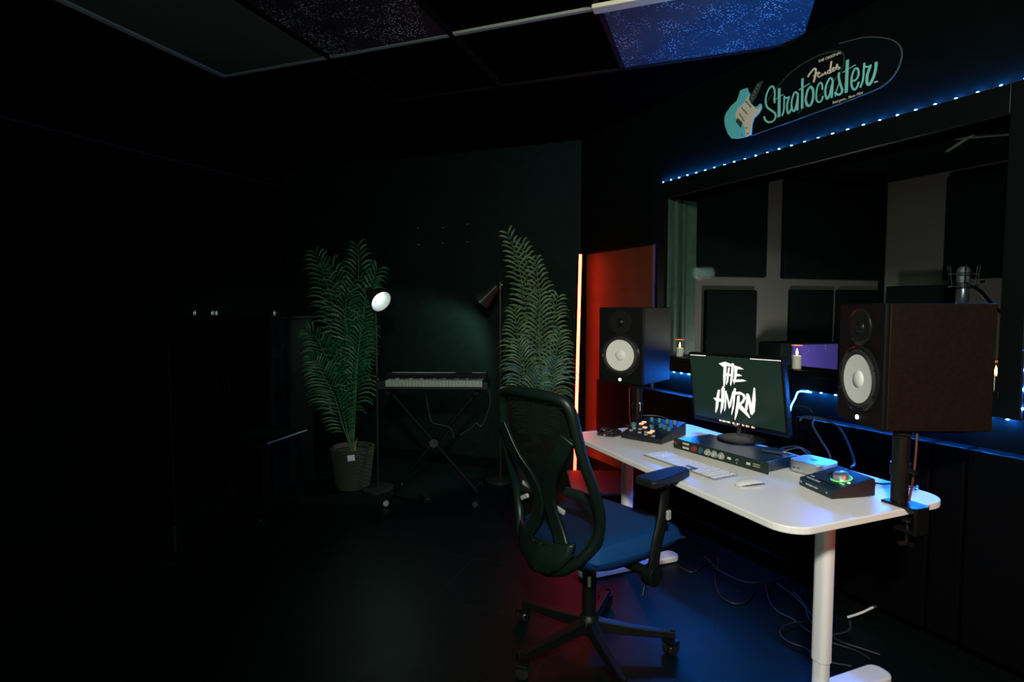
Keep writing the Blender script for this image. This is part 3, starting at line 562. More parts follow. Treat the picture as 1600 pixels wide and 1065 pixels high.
ea_ = math.atan2(-DU.y, -DU.x)
speaker_stand('black clamp stand under the right speaker at the near end of the desk', D(.50, -.17), (1.318, 1.868, .944), ea_, math.radians(-1.5), .04)
speaker_stand('black clamp stand under the left speaker at the far end of the desk', D(.383, 1.085), (.668, 3.075, .9335), ea_ + PI, math.radians(51.1), .035)
p = D(.383, 1.085); bm = new(); box(bm, (0, 0, 0), (.007, .0015, .045)); tag(obj('label_strip', bm, 'tag', loc=(p[0] + .005, p[1] - .0262, .83)), 'thin white vertical label on the left speaker stand pole', 'label')
bm = new(); tube(bm, [(.60, 2.875, .925), (.598, 2.86, .86), (.597, 2.853, .79), (.605, 2.85, .73)], .003, 6); tag(obj('speaker_cable', bm, mat('red_brown_cable', (.09, .02, .012), .4), smooth=True), 'thin cable hanging beside the left speaker stand', 'cable')
bm = new(); tube(bm, [(1.262, 1.745, .94), (1.255, 1.738, .86), (1.247, 1.735, .79), (1.242, 1.74, .727)], .0035, 6); tag(obj('speaker_cable', bm, bpy.data.materials['red_brown_cable'], smooth=True), 'thin red cable running down the right speaker stand', 'cable')

# ------------------------------------------------------------------ computer monitor
yaw = math.radians(-64.315); tl = .1151; rr = .028
X = Vector((math.cos(yaw), math.sin(yaw), 0)); N = Vector((math.sin(yaw), -math.cos(yaw), 0))
Y = Vector((N.x * math.sin(tl), N.y * math.sin(tl), math.cos(tl)))
X, Y = X * math.cos(rr) + Y * math.sin(rr), -X * math.sin(rr) + Y * math.cos(rr)
Zm = X.cross(Y); mw = Matrix.Identity(4)
for i in range(3): mw[i][0] = X[i]; mw[i][1] = Y[i]; mw[i][2] = Zm[i]; mw[i][3] = (1.0388, 2.6329, .941)[i]
t = thing('computer_monitor', 'black widescreen monitor showing jagged white letters on dark green', 'monitor', mw=mw)
bm = new(); box(bm, (0, 0, -.014), (.558, .346, .028)); box(bm, (0, -.01, -.036), (.34, .22, .024), taper=.999); obj('housing', bm, 'plastic', t, bevel=.004)
bm = new(); box(bm, (0, .006, .0006), (.535, .312, .0012)); sc = obj('screen', bm, 'screen', t)
bm = new()
for i, p in enumerate(SG['hmrn']): prism(bm, p, .0013, .0016 + .00006 * (i % 5))
obj('white_lettering', bm, 'screenw', sc, label='jagged white lettering reading THE HMRN')
s_ = SG['scr']; random.seed(4)
def dashes(m_, seg, h, pick=None):
    bm = new(); (x0, y0), (x1, y1) = seg; x = x0; i = 0
    while x < x1 - .001:
        w_ = random.uniform(.004, .010); f = (x - x0) / (x1 - x0)
        if pick is None or pick(i): box(bm, (x + w_ / 2, y0 + (y1 - y0) * f, .0016), (w_, h, .0006))
        x += w_ + .0025; i += 1
    return bm
obj('menu_bar', dashes('w', s_['menuL'], .0042), 'screenw', sc); random.seed(5); obj('menu_bar', dashes('w', s_['menuR'], .0042), 'screenw', sc)
random.seed(9); obj('dock_icons', dashes('w', s_['dock'], .0085, lambda i: i % 3 == 0), 'screenw', sc)
random.seed(9); obj('dock_icons', dashes('w', s_['dock'], .0085, lambda i: i % 3 == 1), 'icoo', sc)
random.seed(9); obj('dock_icons', dashes('w', s_['dock'], .0085, lambda i: i % 3 == 2 and i < 8), 'icog', sc)
text('bezel_lettering', 'ASUS', .0125, 'button', t, (-.02, -.1665, .0003), xs=1.25)
mi = mw.inverted()
bm = new(); a = [mi @ Vector(p) for p in ((1.115, 2.675, .90), (1.100, 2.665, .82), (1.085, 2.645, .772), (1.04, 2.55, .755), (1.00, 2.45, .764))]
tube(bm, a, .011, 12, ry=.026); obj('stand_neck', bm, 'plastic', t, smooth=True)
bm = new(); upl = (mi.to_3x3() @ up).normalized(); o_ = mi @ Vector((.995, 2.435, .7603))
lathe(bm, [(0, 0), (.098, 0), (.098, .005), (.08, .010), (.02, .016), (0, .016)], o_, upl, 40); obj('stand_foot', bm, 'plastic', t, smooth=True)

# ------------------------------------------------------------------ rack preamp
t = thing('rack_preamp', 'flat rack-mount preamp with green-black face under the monitor stand', 'audio unit', (.937 - .017, 2.325 - .01, DZ), math.radians(-60.4))
bm = new(); box(bm, (0, 0, .0225), (.43, .20, .041)); obj('case', bm, 'rackblack', t, bevel=.001)
bm = new(); box(bm, (0, -.1025, .0225), (.47, .004, .044)); fp = obj('face_plate', bm, 'rackface', t, bevel=.0006)
yf = -.1048
bm = new()
for x in (-.176, ):
    box(bm, (x + .012, yf, .032), (.034, .004, .007)); box(bm, (x + .012, yf, .014), (.034, .004, .008))
for x in (.062, .150): box(bm, (x, yf, .022), (.016, .004, .009))
for z in (.027, .019): box(bm, (.185, yf, z), (.030, .002, .0022))
obj('white_buttons', bm, 'cream', t)
for x in (-.045, -.012, .024):
    bm = new(); lathe(bm, [(0, .012), (.010, .012), (.012, .0), (.0145, 0)], (x, yf, .022), (0, -1, 0), 24); kb = obj('knob', bm, 'greyp', t, smooth=True)
    bm = new(); box(bm, (x + .006, yf - .0125, .022), (.0035, .002, .014)); obj('pointer', bm, 'cream', kb)
bm = new(); lathe(bm, [(0, .010), (.011, .010), (.013, 0)], (-.115, yf, .021), (0, -1, 0), 24); obj('knob', bm, 'red', t, smooth=True, label='dark red knob')
bm = new(); box(bm, (-.222, yf, .026), (.014, .003, .012)); obj('badge', bm, 'red', t)
bm = new(); lathe(bm, [(0, .014), (.009, .014), (.010, 0)], (-.195, yf, .020), (0, -1, 0), 20); obj('jack', bm, 'gloss', t, smooth=True)
bm = new(); lathe(bm, [(0, .004), (.012, .004), (.013, 0)], (-.082, yf, .022), (0, -1, 0), 20); obj('dial', bm, mat('teal_dial', (.02, .10, .13), .4), t, smooth=True)
bm = new(); cyl(bm, (.10, yf, .024), (.108, yf - .014, .016), .003, n=10); cyl(bm, (.10, yf, .024), (.10, yf - .003, .024), .007, n=14); obj('toggle_switch', bm, 'chrome', t)
bm = new()
for x in (-.229, .229):
    for z in (.008, .036): cyl(bm, (x, yf + .001, z), (x, yf - .002, z), .003, n=10)
obj('rack_screws', bm, 'darkmetal', t)
t = thing('hard_drive', 'small black drive with cable lying on the right end of the rack preamp', 'drive', (1.037, 2.222, DZ + .0434), math.radians(-35))
bm = new(); box(bm, (0, 0, .007), (.078, .055, .012)); obj('drive_body', bm, 'rackblack', t, bevel=.002)
bm = new(); tube(bm, [(.038, 0, .007), (.06, .01, .018), (.09, .04, .022), (.10, .09, .0), (.12, .12, -.03)], .003, 6); obj('drive_cable', bm, 'cableb', t, smooth=True)
bm = new(); box(bm, (.045, 0, .007), (.016, .009, .006)); obj('plug', bm, 'chrome', t)

# ------------------------------------------------------------------ keyboard and mouse
t = thing('computer_keyboard', 'slim white computer keyboard at the front of the desk', 'keyboard', (.688, 2.183, DZ), math.radians(-62.8))
KW, KD = .385, .122
bm = new(); box(bm, (0, 0, .004), (KW, KD, .006)); obj('keyboard_body', bm, 'alu', t, bevel=.002)
bm = new(); box(bm, (0, 0, .0074), (KW - .008, KD - .008, .001)); obj('key_bed', bm, 'lines', t)
bm = new(); bd = new()
for r_ in range(6):
    y = KD / 2 - .013 - r_ * .0192; h = .010 if r_ == 0 else .0165
    x = -KW / 2 + .007; c_i = 0
    while x < KW / 2 - .012:
        w_ = .0165
        if r_ == 5 and c_i == 3: w_ = .092
        gap = .0095 if abs(x - .088) < .009 or abs(x - .145) < .009 else .0023
        dark = (r_ == 4 and .02 < x < .075) or (r_ == 5 and .055 < x < .075)
        w_ = min(w_, KW / 2 - .006 - x)
        box(bd if dark else bm, (x + w_ / 2, y, .0092), (w_, h, .003)); x += w_ + gap; c_i += 1
k_ = obj('keycaps', bm, 'keys', t, bevel=.0008); obj('arrow_keycaps', bd, 'darkkey', t, label='group of dark keycaps')
t = thing('computer_mouse', 'low white computer mouse right of the keyboard', 'mouse', (.826, 1.935, DZ), math.radians(18))
bm = new(); nU, nV = 20, 10; grid = []
for i in range(nU + 1):
    u_ = -1 + 2 * i / nU; row = []
    for j in range(nV + 1):
        v_ = -1 + 2 * j / nV
        wx = .057 * u_; hw = .029 * (1 - abs(u_) ** 3.2) ** .5 if abs(u_) < 1 else 0.0002
        row.append(bm.verts.new((wx, hw * v_, .003 + .018 * (1 - abs(u_) ** 2.6) ** .7 * (1 - .35 * v_ * v_) if abs(u_) < 1 else .003)))
    grid.append(row)
for i in range(nU):
    for j in range(nV): bm.faces.new((grid[i][j], grid[i + 1][j], grid[i + 1][j + 1], grid[i][j + 1]))
obj('mouse_shell', bm, 'keys', t, smooth=True)
bm = new(); pl = []
for i in range(24):
    a = 2 * PI * i / 24; ca, sa = math.cos(a), math.sin(a); pl.append((.056 * math.copysign(abs(ca) ** .7, ca), .0275 * math.copysign(abs(sa) ** .7, sa)))
prism(bm, pl, .0, .006); obj('mouse_base', bm, 'lines', t)

# ------------------------------------------------------------------ mini computer
t = thing('mini_computer', 'small silver rounded-square computer behind the audio interface', 'computer', (1.131, 2.094, DZ), math.radians(30.7 - 90))
bm = new(); prism(bm, rrect(.130, .130, .030, 8), .004, .047); obj('computer_body', bm, 'alu', t, bevel=.003, smooth=True)
bm = new(); prism(bm, rrect(.112, .112, .025, 8), 0, .005); obj('foot_ring', bm, 'rubber', t)
bm = new(); prism(bm, [(-.014, -.004), (-.008, .012), (.0, .009), (.008, .013), (.013, .004), (.010, -.010), (.004, -.014), (-.006, -.013)], .0470, .0476); obj('emblem', bm, 'darkkey', t)
bm = new(); box(bm, (-.035, -.0652, .020), (.009, .001, .0035)); box(bm, (-.018, -.0652, .020), (.009, .001, .0035)); cyl(bm, (.045, -.0645, .018), (.045, -.0657, .018), .0028, n=12); obj('ports', bm, 'gloss', t)

# ------------------------------------------------------------------ audio interface
t = thing('audio_interface', 'dark blue wedge audio interface with a big silver knob and green ring', 'audio interface', (1.092, 1.876, DZ), math.radians(-79.4))
AW, AD = .152, .160
bm = new(); fz, bz = .030, .062
prof = [(-AD / 2, .004), (-AD / 2, fz), (AD / 2 - .012, bz), (AD / 2 - .003, bz - .002), (AD / 2, bz - .010), (AD / 2, .004)]
prism(bm, prof, -AW / 2, AW / 2, lambda x, y, z: Vector((z, x, y))); obj('case', bm, mat('interface_blue_grey', (.012, .035, .055), .35, metal=.4), t, bevel=.0015)
bm = new()
for sx in (-1, 1): bm = new(); prism(bm, [(y * .96, max(.006, z - .006)) for y, z in prof], sx * (AW / 2) - .0008, sx * (AW / 2) + .0008, lambda x, y, z: Vector((z, x, y))); obj('side_cheek', bm, M['brownside'], t)
sl = math.atan2(bz - fz, AD - .012); Rs = Matrix.Rotation(sl, 3, 'X')
def top(x, y, h=0):   # y from front
    return Vector((x, -AD / 2 + y * math.cos(sl), fz + y * math.sin(sl))) + Rs @ Vector((0, 0, h))
axn = Rs @ Vector((0, 0, 1)); kc = top(.018, .085)
bm = new(); tube(bm, [kc + Rs @ Vector((math.cos(a) * .031, math.sin(a) * .031, .001)) for a in [math.radians(-125 + 12.5 * i) for i in range(21)]], .0022, 6, 2); obj('ring_light', bm, 'ringg', t, smooth=True, label='green light ring')
bm = new(); lathe(bm, [(.027, 0), (.025, .004), (.0225, .018), (.020, .020), (0, .020)], kc, axn, 36); obj('volume_knob', bm, 'alu', t, smooth=True, label='large silver volume knob')
bm = new()
for x, y, sx, sy in ((-.035, .105, .012, .050), (.018, .030, .07, .008)): box(bm, top(x, y, .0008), (sx, sy, .0012), Rs)
obj('display', bm, 'gloss', t)
bm = new(); box(bm, top(.062, .075, .001), (.008, .008, .0016), Rs); obj('white_key', bm, 'screenw', t)
bm = new(); box(bm, top(.055, .055, .001), (.018, .005, .0016), Rs); obj('green_key', bm, 'ringg', t)
e = Rs.to_4x4().to_euler()
text('maker_lettering', 'UA', .010, 'button', t, tuple(top(-.062, .030, .0006)), tuple(e), xs=1.2)
text('model_lettering', 'APOLLO TWIN', .0085, 'button', t, tuple(top(-.062, .014, .0006)), tuple(e), xs=1.1)
text('front_lettering', 'UNIVERSAL AUDIO', .0068, 'cream', t, (-.045, -AD / 2 - .0007, .014), (PI / 2, 0, 0))
bm = new(); cyl(bm, (.055, -AD / 2, .017), (.055, -AD / 2 - .003, .017), .004, n=14); cyl(bm, (-.065, -AD / 2, .017), (-.065, -AD / 2 - .003, .017), .004, n=14); obj('jack', bm, 'chrome', t)
bm = new()
for x in (.01, .04): cyl(bm, (x, AD / 2, .028), (x, AD / 2 + .03, .028), .007, n=14)
obj('rear_plug', bm, 'chrome', t)

# ------------------------------------------------------------------ streaming mixer
t = thing('audio_mixer', 'black audio mixer with orange lit pads at the far left of the desk', 'mixer', (.6785, 2.68, DZ), math.radians(-41.5))
MW_, MD_ = .208, .255; fz, bz = .026, .066
prof = [(-MD_ / 2, .003), (-MD_ / 2, fz), (MD_ / 2 - .006, bz), (MD_ / 2, bz - .006), (MD_ / 2, .003)]
bm = new(); prism(bm, prof, -MW_ / 2, MW_ / 2, lambda x, y, z: Vector((z, x, y))); obj('case', bm, mat('mixer_case', (.008, .012, .014), .32), t, bevel=.002)
sl = math.atan2(bz - fz, MD_); Rs = Matrix.Rotation(sl, 3, 'X')
def mt(x, y, h=0): return Vector((x, -MD_ / 2 + y * math.cos(sl), fz + y * math.sin(sl))) + Rs @ Vector((0, 0, h))
axn = Rs @ Vector((0, 0, 1))
pads = [(-.075, .145), (-.075, .172), (-.035, .105), (.020, .075), (.020, .052), (-.062, .118)]
for i, (x, y) in enumerate(pads[:5]):
    bm = new(); box(bm, mt(x, y, .002), (.020, .016, .005), Rs); obj('lit_pad', bm, 'padlit', t, bevel=.0015, label='orange lit pad')
bm = new()
for x, y in ((-.075, .045), (-.075, .075), (-.025, .035), (.015, .022), (.055, .018), (-.045, .075), (-.02, .14), (.0, .05)): box(bm, mt(x, y, .002), (.014, .012, .004), Rs)
obj('grey_buttons', bm, 'button', t, bevel=.001)
for k, x in enumerate((-.005, .022, .049, .076)):
    bm = new(); box(bm, mt(x + .01, .115, .0005), (.003, .075, .001), Rs); sl_ = obj('fader_slot', bm, 'gloss', t)
    bm = new(); box(bm, mt(x + .01, .10 + .012 * ((k * 7) % 4), .010), (.013, .018, .018), Rs); obj('fader_cap', bm, 'bluebtn', sl_, bevel=.002)
for x in (-.05, -.01, .03, .07, ):
    bm = new(); lathe(bm, [(.009, 0), (.0085, .016), (.006, .019), (0, .019)], mt(x, .205), axn, 20); obj('knob', bm, 'bluebtn', t, smooth=True)
bm = new(); lathe(bm, [(.012, 0), (.011, .018), (.008, .02), (0, .02)], mt(-.092, .10), axn, 20); obj('knob', bm, 'bluebtn', t, smooth=True)
for i in range(3):
    bm = new(); cyl(bm, (-.06 + i * .05, MD_ / 2, .04), (-.06 + i * .05, MD_ / 2 + .035, .04), .008, n=14); obj('rear_plug', bm, 'darkmetal', t)
bm = new()
tube(bm, [(.62, 2.86, .765), (.68, 2.90, .775), (.76, 2.88, .775), (.82, 2.82, .755), (.86, 2.80, .722)], .0035, 8); tag(obj('cable', bm, 'cableb', smooth=True), 'dark cable arching behind the audio mixer', 'cable')

# coiled cable left of the mixer
bm = new(); random.seed(2); pts = []
for i in range(64):
    a = i * .55; r_ = .045 + .008 * math.sin(i * 1.3); pts.append((math.cos(a) * r_ * 1.1, math.sin(a) * r_, .005 + .020 * (i / 64) + .004 * math.sin(i * 2.1)))
tube(bm, pts, .0036, 8, 3); tag(obj('coiled_cable', bm, 'gloss', loc=(.472, 2.715, DZ), smooth=True), 'coil of black cable lying at the left end of the desk', 'cable')
bm = new(); pts = [(math.cos(i * .5) * .020, math.sin(i * .5) * .020, .004 + i * .0006) for i in range(26)]
tube(bm, pts, .0022, 6, 2); tag(obj('cable_loop', bm, 'chrome', loc=D(.655, -.105), smooth=True), 'small metal cable loop beside the right speaker stand clamp', 'cable')
def cable(pts, r, m_, label):
    bm = new(); tube(bm, pts, r, 8, 6); return tag(obj('cable', bm, m_, smooth=True), label, 'cable')
cable([(1.19, 1.90, .742), (1.23, 1.93, .73), (1.29, 1.93, .722), (1.36, 1.96, .721), (1.42, 2.06, .70)], .0035, 'cableb', 'cable leaving the back of the dark blue audio interface')
cable([(1.232, 2.40, .85), (1.245, 2.385, .868), (1.285, 2.33, .872), (1.32, 2.27, .85), (1.335, 2.22, .79), (1.33, 2.17, .73), (1.30, 2.14, .722)], .0045, 'cableb', 'thick grey cable looping up behind the small silver computer')
cable([(1.29, 2.39, .862), (1.265, 2.36, .84), (1.262, 2.30, .80), (1.27, 2.24, .75), (1.26, 2.21, .723)], .0038, 'cableb', 'inner thin cable loop right of the monitor')
cable([(1.16, 2.42, .722), (1.18, 2.40, .735), (1.21, 2.37, .745), (1.23, 2.32, .735), (1.21, 2.28, .722), (1.17, 2.27, .72)], .0035, 'cable', 'short cable curled on the desk behind the preamp')
cable([(1.235, 2.46, .90), (1.25, 2.45, .905), (1.275, 2.42, .90), (1.285, 2.40, .885)], .0025, 'cable', 'thin cable crossing the hanging LED strip end')

# cables on the floor under the desk
for k, lab in (('cab1', 'thin floor cable nearest the far foot of the desk'), ('cab2', 'long floor cable sweeping behind the near desk leg'), ('cab3', 'floor cable making a wide loop left of the near desk leg'),
               ('cab4', 'floor cable running straight toward the near desk leg'), ('cab5', 'bent floor cable with a kink beside the near desk leg'), ('cab6', 'flat floor cable farthest back under the desk')):
    cable(SG[k], .0042, 'cable' if k != 'cab5' else 'cableb', lab)
cable(SG['white'], .005, 'cablew', 'short pale cable end sticking up right of the near desk leg')

# ------------------------------------------------------------------ candles on the sill
def candle(label, s, tt, h, r):
    t = thing('candle', label, 'candle', tuple(W(s, tt, Z0 + .0005)), 0, 'candles on the window sill')
    bm = new(); lathe(bm, [(0, 0), (r, 0), (r, h), (r * .9, h), (r * .8, h - .004), (0, h - .005)], n=28); obj('wax', bm, 'wax', t, smooth=True)
    bm = new(); lathe(bm, [(0, 0), (.004, .004), (.0052, .012), (.003, .024), (0, .034)], (0, 0, h + .002), (0, 0, 1), 14); obj('flame', bm, 'flame', t, smooth=True, label='small orange flame')
    bm = new(); lathe(bm, [(r + .004, 0), (r + .004, h + .05), (r + .0025, h + .05)], n=28); obj('glass_holder', bm, 'glass', t, smooth=True)
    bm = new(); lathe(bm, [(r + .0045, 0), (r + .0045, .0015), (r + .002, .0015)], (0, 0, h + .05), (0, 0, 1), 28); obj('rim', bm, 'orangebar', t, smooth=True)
    return t
candle('lit candle on the sill at the left end of the window', 1.035, .040, .050, .021)
candle('lit candle on the sill above the right edge of the monitor', 1.834, .040, .062, .021)
candle('lit candle on the sill half hidden behind the right speaker', 2.636, .040, .050, .021)

# ------------------------------------------------------------------ studio microphone in the booth
t = thing('studio_microphone', 'silver studio microphone in a shock mount behind the window glass', 'microphone', (1.975, 2.49, 1.35))
bm = new(); lathe(bm, [(0, 0), (.022, .0), (.024, .004), (.024, .085), (.020, .09)], n=28); obj('microphone_body', bm, mat('violet_silver', (.15, .13, .18), .32, metal=.8), t, smooth=True)
bm = new(); lathe(bm, [(.0235, .09), (.0245, .10), (.0245, .145), (.018, .158), (0, .163)], n=28); obj('grille', bm, mat('mesh_grille', (.20, .19, .22), .45, metal=.8, noise=(600, .5, .8)), t, smooth=True)
for z, r_ in ((.075, .050), (.13, .052)):
    bm = new(); tube(bm, [(math.cos(a) * r_, math.sin(a) * r_, z) for a in [2 * PI * i / 16 for i in range(16)]], .0028, 8, 2, closed=True); obj('shock_mount_ring', bm, 'darkmetal', t, smooth=True)
bm = new()
for k in range(6):
    a = 2 * PI * k / 6; tube(bm, [(math.cos(a) * .024, math.sin(a) * .024, .10), (math.cos(a + .4) * .050, math.sin(a + .4) * .050, .075)], .0012, 6, 0); tube(bm, [(math.cos(a) * .050, math.sin(a) * .050, .075), (math.cos(a) * .060, math.sin(a) * .060, .165)], .0022, 6, 0)
obj('elastic_cords', bm, 'plastic', t)
bm = new(); tube(bm, [(.03, 0, .075), (.07, -.005, .055), (.13, -.02, -.02), (.30, -.08, -.22), (.5, -.1, -.50)], .008, 10); obj('boom_arm', bm, 'matte', t, smooth=True)
bm = new(); cyl(bm, (.065, -.005, .093), (.085, -.008, .096), .006, n=14); obj('brass_knob', bm, mat('brass', (.8, .45, .2), .3, metal=1), t)

# ------------------------------------------------------------------ office chair
t = thing('office_chair', 'black mesh-backed office chair on casters turned toward the desk', 'chair', (.30, 2.14, 0), math.radians(40))
for k in range(5):
    a = math.radians(27.6 + 72 * k); ca, sa = math.cos(a), math.sin(a)
    bm = new(); n_ = 8; prev = None
    for i in range(n_ + 1):
        f = i / n_; r_ = .025 + f * .305; hw = .026 - .012 * f; zt = .128 - .040 * f - .006 * math.sin(f * PI); th = .042 - .020 * f
        c_ = Vector((ca * r_, sa * r_, 0)); s_v = Vector((-sa, ca, 0))
        cur = [bm.verts.new(c_ + s_v * hw * .7 + Vector((0, 0, zt))), bm.verts.new(c_ - s_v * hw * .7 + Vector((0, 0, zt))), bm.verts.new(c_ - s_v * hw + Vector((0, 0, zt - th))), bm.verts.new(c_ + s_v * hw + Vector((0, 0, zt - th)))]
        if prev: bridge(bm, prev, cur)
        else: bm.faces.new(cur)
        prev = cur
    bm.faces.new(prev[::-1]); leg = obj('base_arm', bm, 'plastic', t, bevel=.003)
    bm = new(); cx, cy = ca * .322, sa * .322; cyl(bm, (cx, cy, .05), (cx, cy, .095), .009, n=12)
    sw = a + 1.0 + k * .7; wx, wy = math.cos(sw), math.sin(sw)
    wc = Vector((cx, cy, .0275)) + Vector((wx, wy, 0)) * .012; axv = Vector((-wy, wx, 0))
    box(bm, wc + Vector((0, 0, .024)), (.044, .052, .014), rotz(sw)); cs_ = obj('caster', bm, 'plastic', t, bevel=.002)
    for sgn in (-1, 1):
        bm = new(); lathe(bm, [(0, 0), (.020, .0), (.0265, .004), (.0275, .008), (.0275, .014), (.024, .019), (.012, .021), (0, .021)], wc + axv * .003 * sgn, tuple(axv * sgn), 28)
        obj('wheel', bm, 'gloss', cs_, smooth=True)
bm = new(); lathe(bm, [(.0, .07), (.036, .072), (.040, .10), (.036, .132), (.028, .14), (.026, .15), (0, .15)], n=32); obj('base_hub', bm, 'frame', t, smooth=True)
bm = new(); cyl(bm, (0, 0, .14), (0, 0, .31), .027, n=28); cyl(bm, (0, 0, .31), (0, 0, .36), .015, n=24); gl_ = obj('gas_column', bm, 'plastic', t, smooth=True)
bm = new(); box(bm, (-.022, -.020, .285), (.002, .012, .04), rotz(.8)); obj('warning_label', bm, 'cream', gl_)
bm = new(); box(bm, (.0, 0, .395), (.26, .20, .04)); box(bm, (.02, 0, .370), (.14, .12, .03)); obj('seat_mechanism', bm, 'matte', t, bevel=.008)
bm = new(); tube(bm, [(.02, -.10, .40), (.03, -.20, .395), (.035, -.235, .37), (.01, -.245, .31)], .005, 8); obj('height_lever', bm, 'frame', t, smooth=True)
# seat cushion: waterfall front
bm = new(); nU, nV = 22, 18; top_, bot = [], []
for i in range(nU + 1):
    u_ = -1 + 2 * i / nU; rt, rb = [], []
    for j in range(nV + 1):
        v_ = -1 + 2 * j / nV
        su = math.copysign(abs(u_) ** .9, u_); k_ = 1 - .10 * max(0, -u_)
        # square-round mapping
        x = .262 * u_ * math.sqrt(1 - .14 * v_ * v_) + .045; y = .255 * v_ * k_ * math.sqrt(1 - .16 * u_ * u_)
        edge = (1 - abs(u_) ** 6) * (1 - abs(v_) ** 6)
        z = .470 + .060 * edge ** .35 - .030 * max(0, u_) ** 3 - .010 * (1 - v_ * v_) * (1 - u_ * u_)
        rt.append(bm.verts.new((x, y, z))); rb.append(bm.verts.new((x, y, .466 - .060 * edge ** .5 - .02 * max(0, u_) ** 3)))
    top_.append(rt); bot.append(rb)
for i in range(nU):
    for j in range(nV):
        bm.faces.new((top_[i][j], top_[i + 1][j], top_[i + 1][j + 1], top_[i][j + 1])); bm.faces.new((bot[i][j + 1], bot[i + 1][j + 1], bot[i + 1][j], bot[i][j]))
for i in range(nU):
    for jj in (0, nV): bm.faces.new((top_[i][jj], top_[i + 1][jj], bot[i + 1][jj], bot[i][jj]))
for j in range(nV):
    for ii in (0, nU): bm.faces.new((top_[ii][j], top_[ii][j + 1], bot[ii][j + 1], bot[ii][j]))
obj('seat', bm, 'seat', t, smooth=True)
# backrest; local y lateral, x depth
def bx(z, y=0):   # depth of the back surface, leaning back with a lumbar curve and wrapped sides
    return -.235 - .085 * max(0, z - .55) / .5 - .05 * max(0, .55 - z) ** 1 + .03 * math.sin(min(1, max(0, (z - .45) / .35)) * PI) + 1.1 * y * y * .6
half = [(.405, .055), (.43, .105), (.48, .160), (.55, .200), (.64, .216), (.74, .212), (.84, .199), (.93, .187), (.99, .177), (1.022, .158), (1.034, .12), (1.038, .06)]
outl = [(bx(z, y), y, z) for z, y in half] + [(bx(z, y), -y, z) for z, y in half[::-1]]
def hw(z):
    for (z0, y0), (z1, y1) in zip(half, half[1:]):
        if z0 <= z <= z1: return y0 + (y1 - y0) * (z - z0) / (z1 - z0)
    return half[-1][1] if z > half[-1][0] else half[0][1]
bm = new(); tube(bm, outl, .019, 12, 4, closed=True); bf = obj('back_frame', bm, 'frame', t, smooth=True)
bm = new(); rows = []
for i in range(29):
    z = .44 + (1.032 - .44) * i / 28; h_ = hw(z); rows.append([bm.verts.new((bx(z, h_ * j / 10) + .008, h_ * j / 10, z)) for j in range(-10, 11)])
def vee(z): return .03 + (.168 - .03) * max(0, (z - .66) / .245) if z < .905 else 1
faces_ = {True: [], False: []}
for i in range(28):
    z = .44 + (1.032 - .44) * (i + .5) / 28
    for j in range(20):
        yc = hw(z) * (j - 9.5) / 10; faces_[abs(yc) < vee(z) and z > .64].append((i, j))
me_ = [[tuple(v.co) for v in r_] for r_ in rows]; bm.free()
for key, nm_, mm_ in ((True, 'back_mesh', 'mesh'), (False, 'side_mesh', 'meshopen')):
    bm = new()
    for i, j in faces_[key]: bm.faces.new([bm.verts.new(me_[a_][b_]) for a_, b_ in ((i, j), (i, j + 1), (i + 1, j + 1), (i + 1, j))])
    bmesh.ops.remove_doubles(bm, verts=bm.verts, dist=1e-5); obj(nm_, bm, mm_, t, smooth=True)
# X-shaped brace behind the mesh
def band(bm, pts, w0, w1, th=.016, off=-.012):
    P = smooth_pts([(0, y, z) for y, z in pts], 6); n_ = len(P); prev = None
    for i, p in enumerate(P):
        d = P[min(i + 1, n_ - 1)] - P[max(i - 1, 0)]; d.normalize(); nr = Vector((0, -d.z, d.y)); f = i / (n_ - 1); w_ = (w0 + (w1 - w0) * f) / 2
        a_, b__ = p + nr * w_, p - nr * w_
        cur = [bm.verts.new((bx(a_.z, a_.y) + off, a_.y, a_.z)), bm.verts.new((bx(b__.z, b__.y) + off, b__.y, b__.z)), bm.verts.new((bx(b__.z, b__.y) + off - th, b__.y, b__.z)), bm.verts.new((bx(a_.z, a_.y) + off - th, a_.y, a_.z))]
        if prev: bridge(bm, prev, cur)
        else: bm.faces.new(cur)
        prev = cur
    bm.faces.new(prev[::-1])
for sg in (1, -1):
    bm = new(); band(bm, [(sg * .168, .905), (sg * .12, .83), (sg * .055, .74), (sg * .030, .66), (sg * .040, .60), (sg * .08, .52), (sg * .120, .47)], .055, .050)
    obj('back_brace', bm, 'frame', t, bevel=.004, smooth=True)
bm = new(); rows = []
for i in range(10):
    z = .40 + .13 * i / 9; h_ = hw(max(z, .406)) * (1 - .25 * (i / 9)); rows.append([bm.verts.new((bx(z, h_ * j / 6) - .030 - .02 * (1 - abs(j) / 6), h_ * j / 6, z - .02 * abs(j) / 6 * 0 + (.0 if i < 9 else -.03 * (1 - abs(j) / 6)))) for j in range(-6, 7)])
for i in range(9):
    for j in range(12): bm.faces.new((rows[i][j], rows[i][j + 1], rows[i + 1][j + 1], rows[i + 1][j]))
o = obj('lower_back_shell', bm, 'frame', t, smooth=True); md = o.modifiers.new('solid', 'SOLIDIFY'); md.thickness = .012
bm = new(); tube(bm, [(-.245, -.0, .40), (-.20, 0, .375), (-.10, 0, .385), (0, 0, .40)], .022, 12); obj('back_support', bm, 'matte', t, smooth=True)
# lumbar hoop seen through the mesh, with light grey sliders
bm = new(); tube(bm, [(-.16, -.03, .665), (-.155, -.10, .668), (-.150, -.155, .640), (-.150, -.175, .585), (-.155, -.165, .53), (-.17, -.13, .50)], .013, 10, ry=.019); lh = obj('lumbar_support', bm, 'lumbar', t, smooth=True)
for y, z, r_ in ((.125, .668, .2), (.135, .618, -.5), (-.055, .618, .2)):
    bm = new(); box(bm, (-.215, y, z), (.012, .045, .018), Matrix.Rotation(r_, 3, 'X')); obj('slider', bm, 'greyp', lh, bevel=.005)
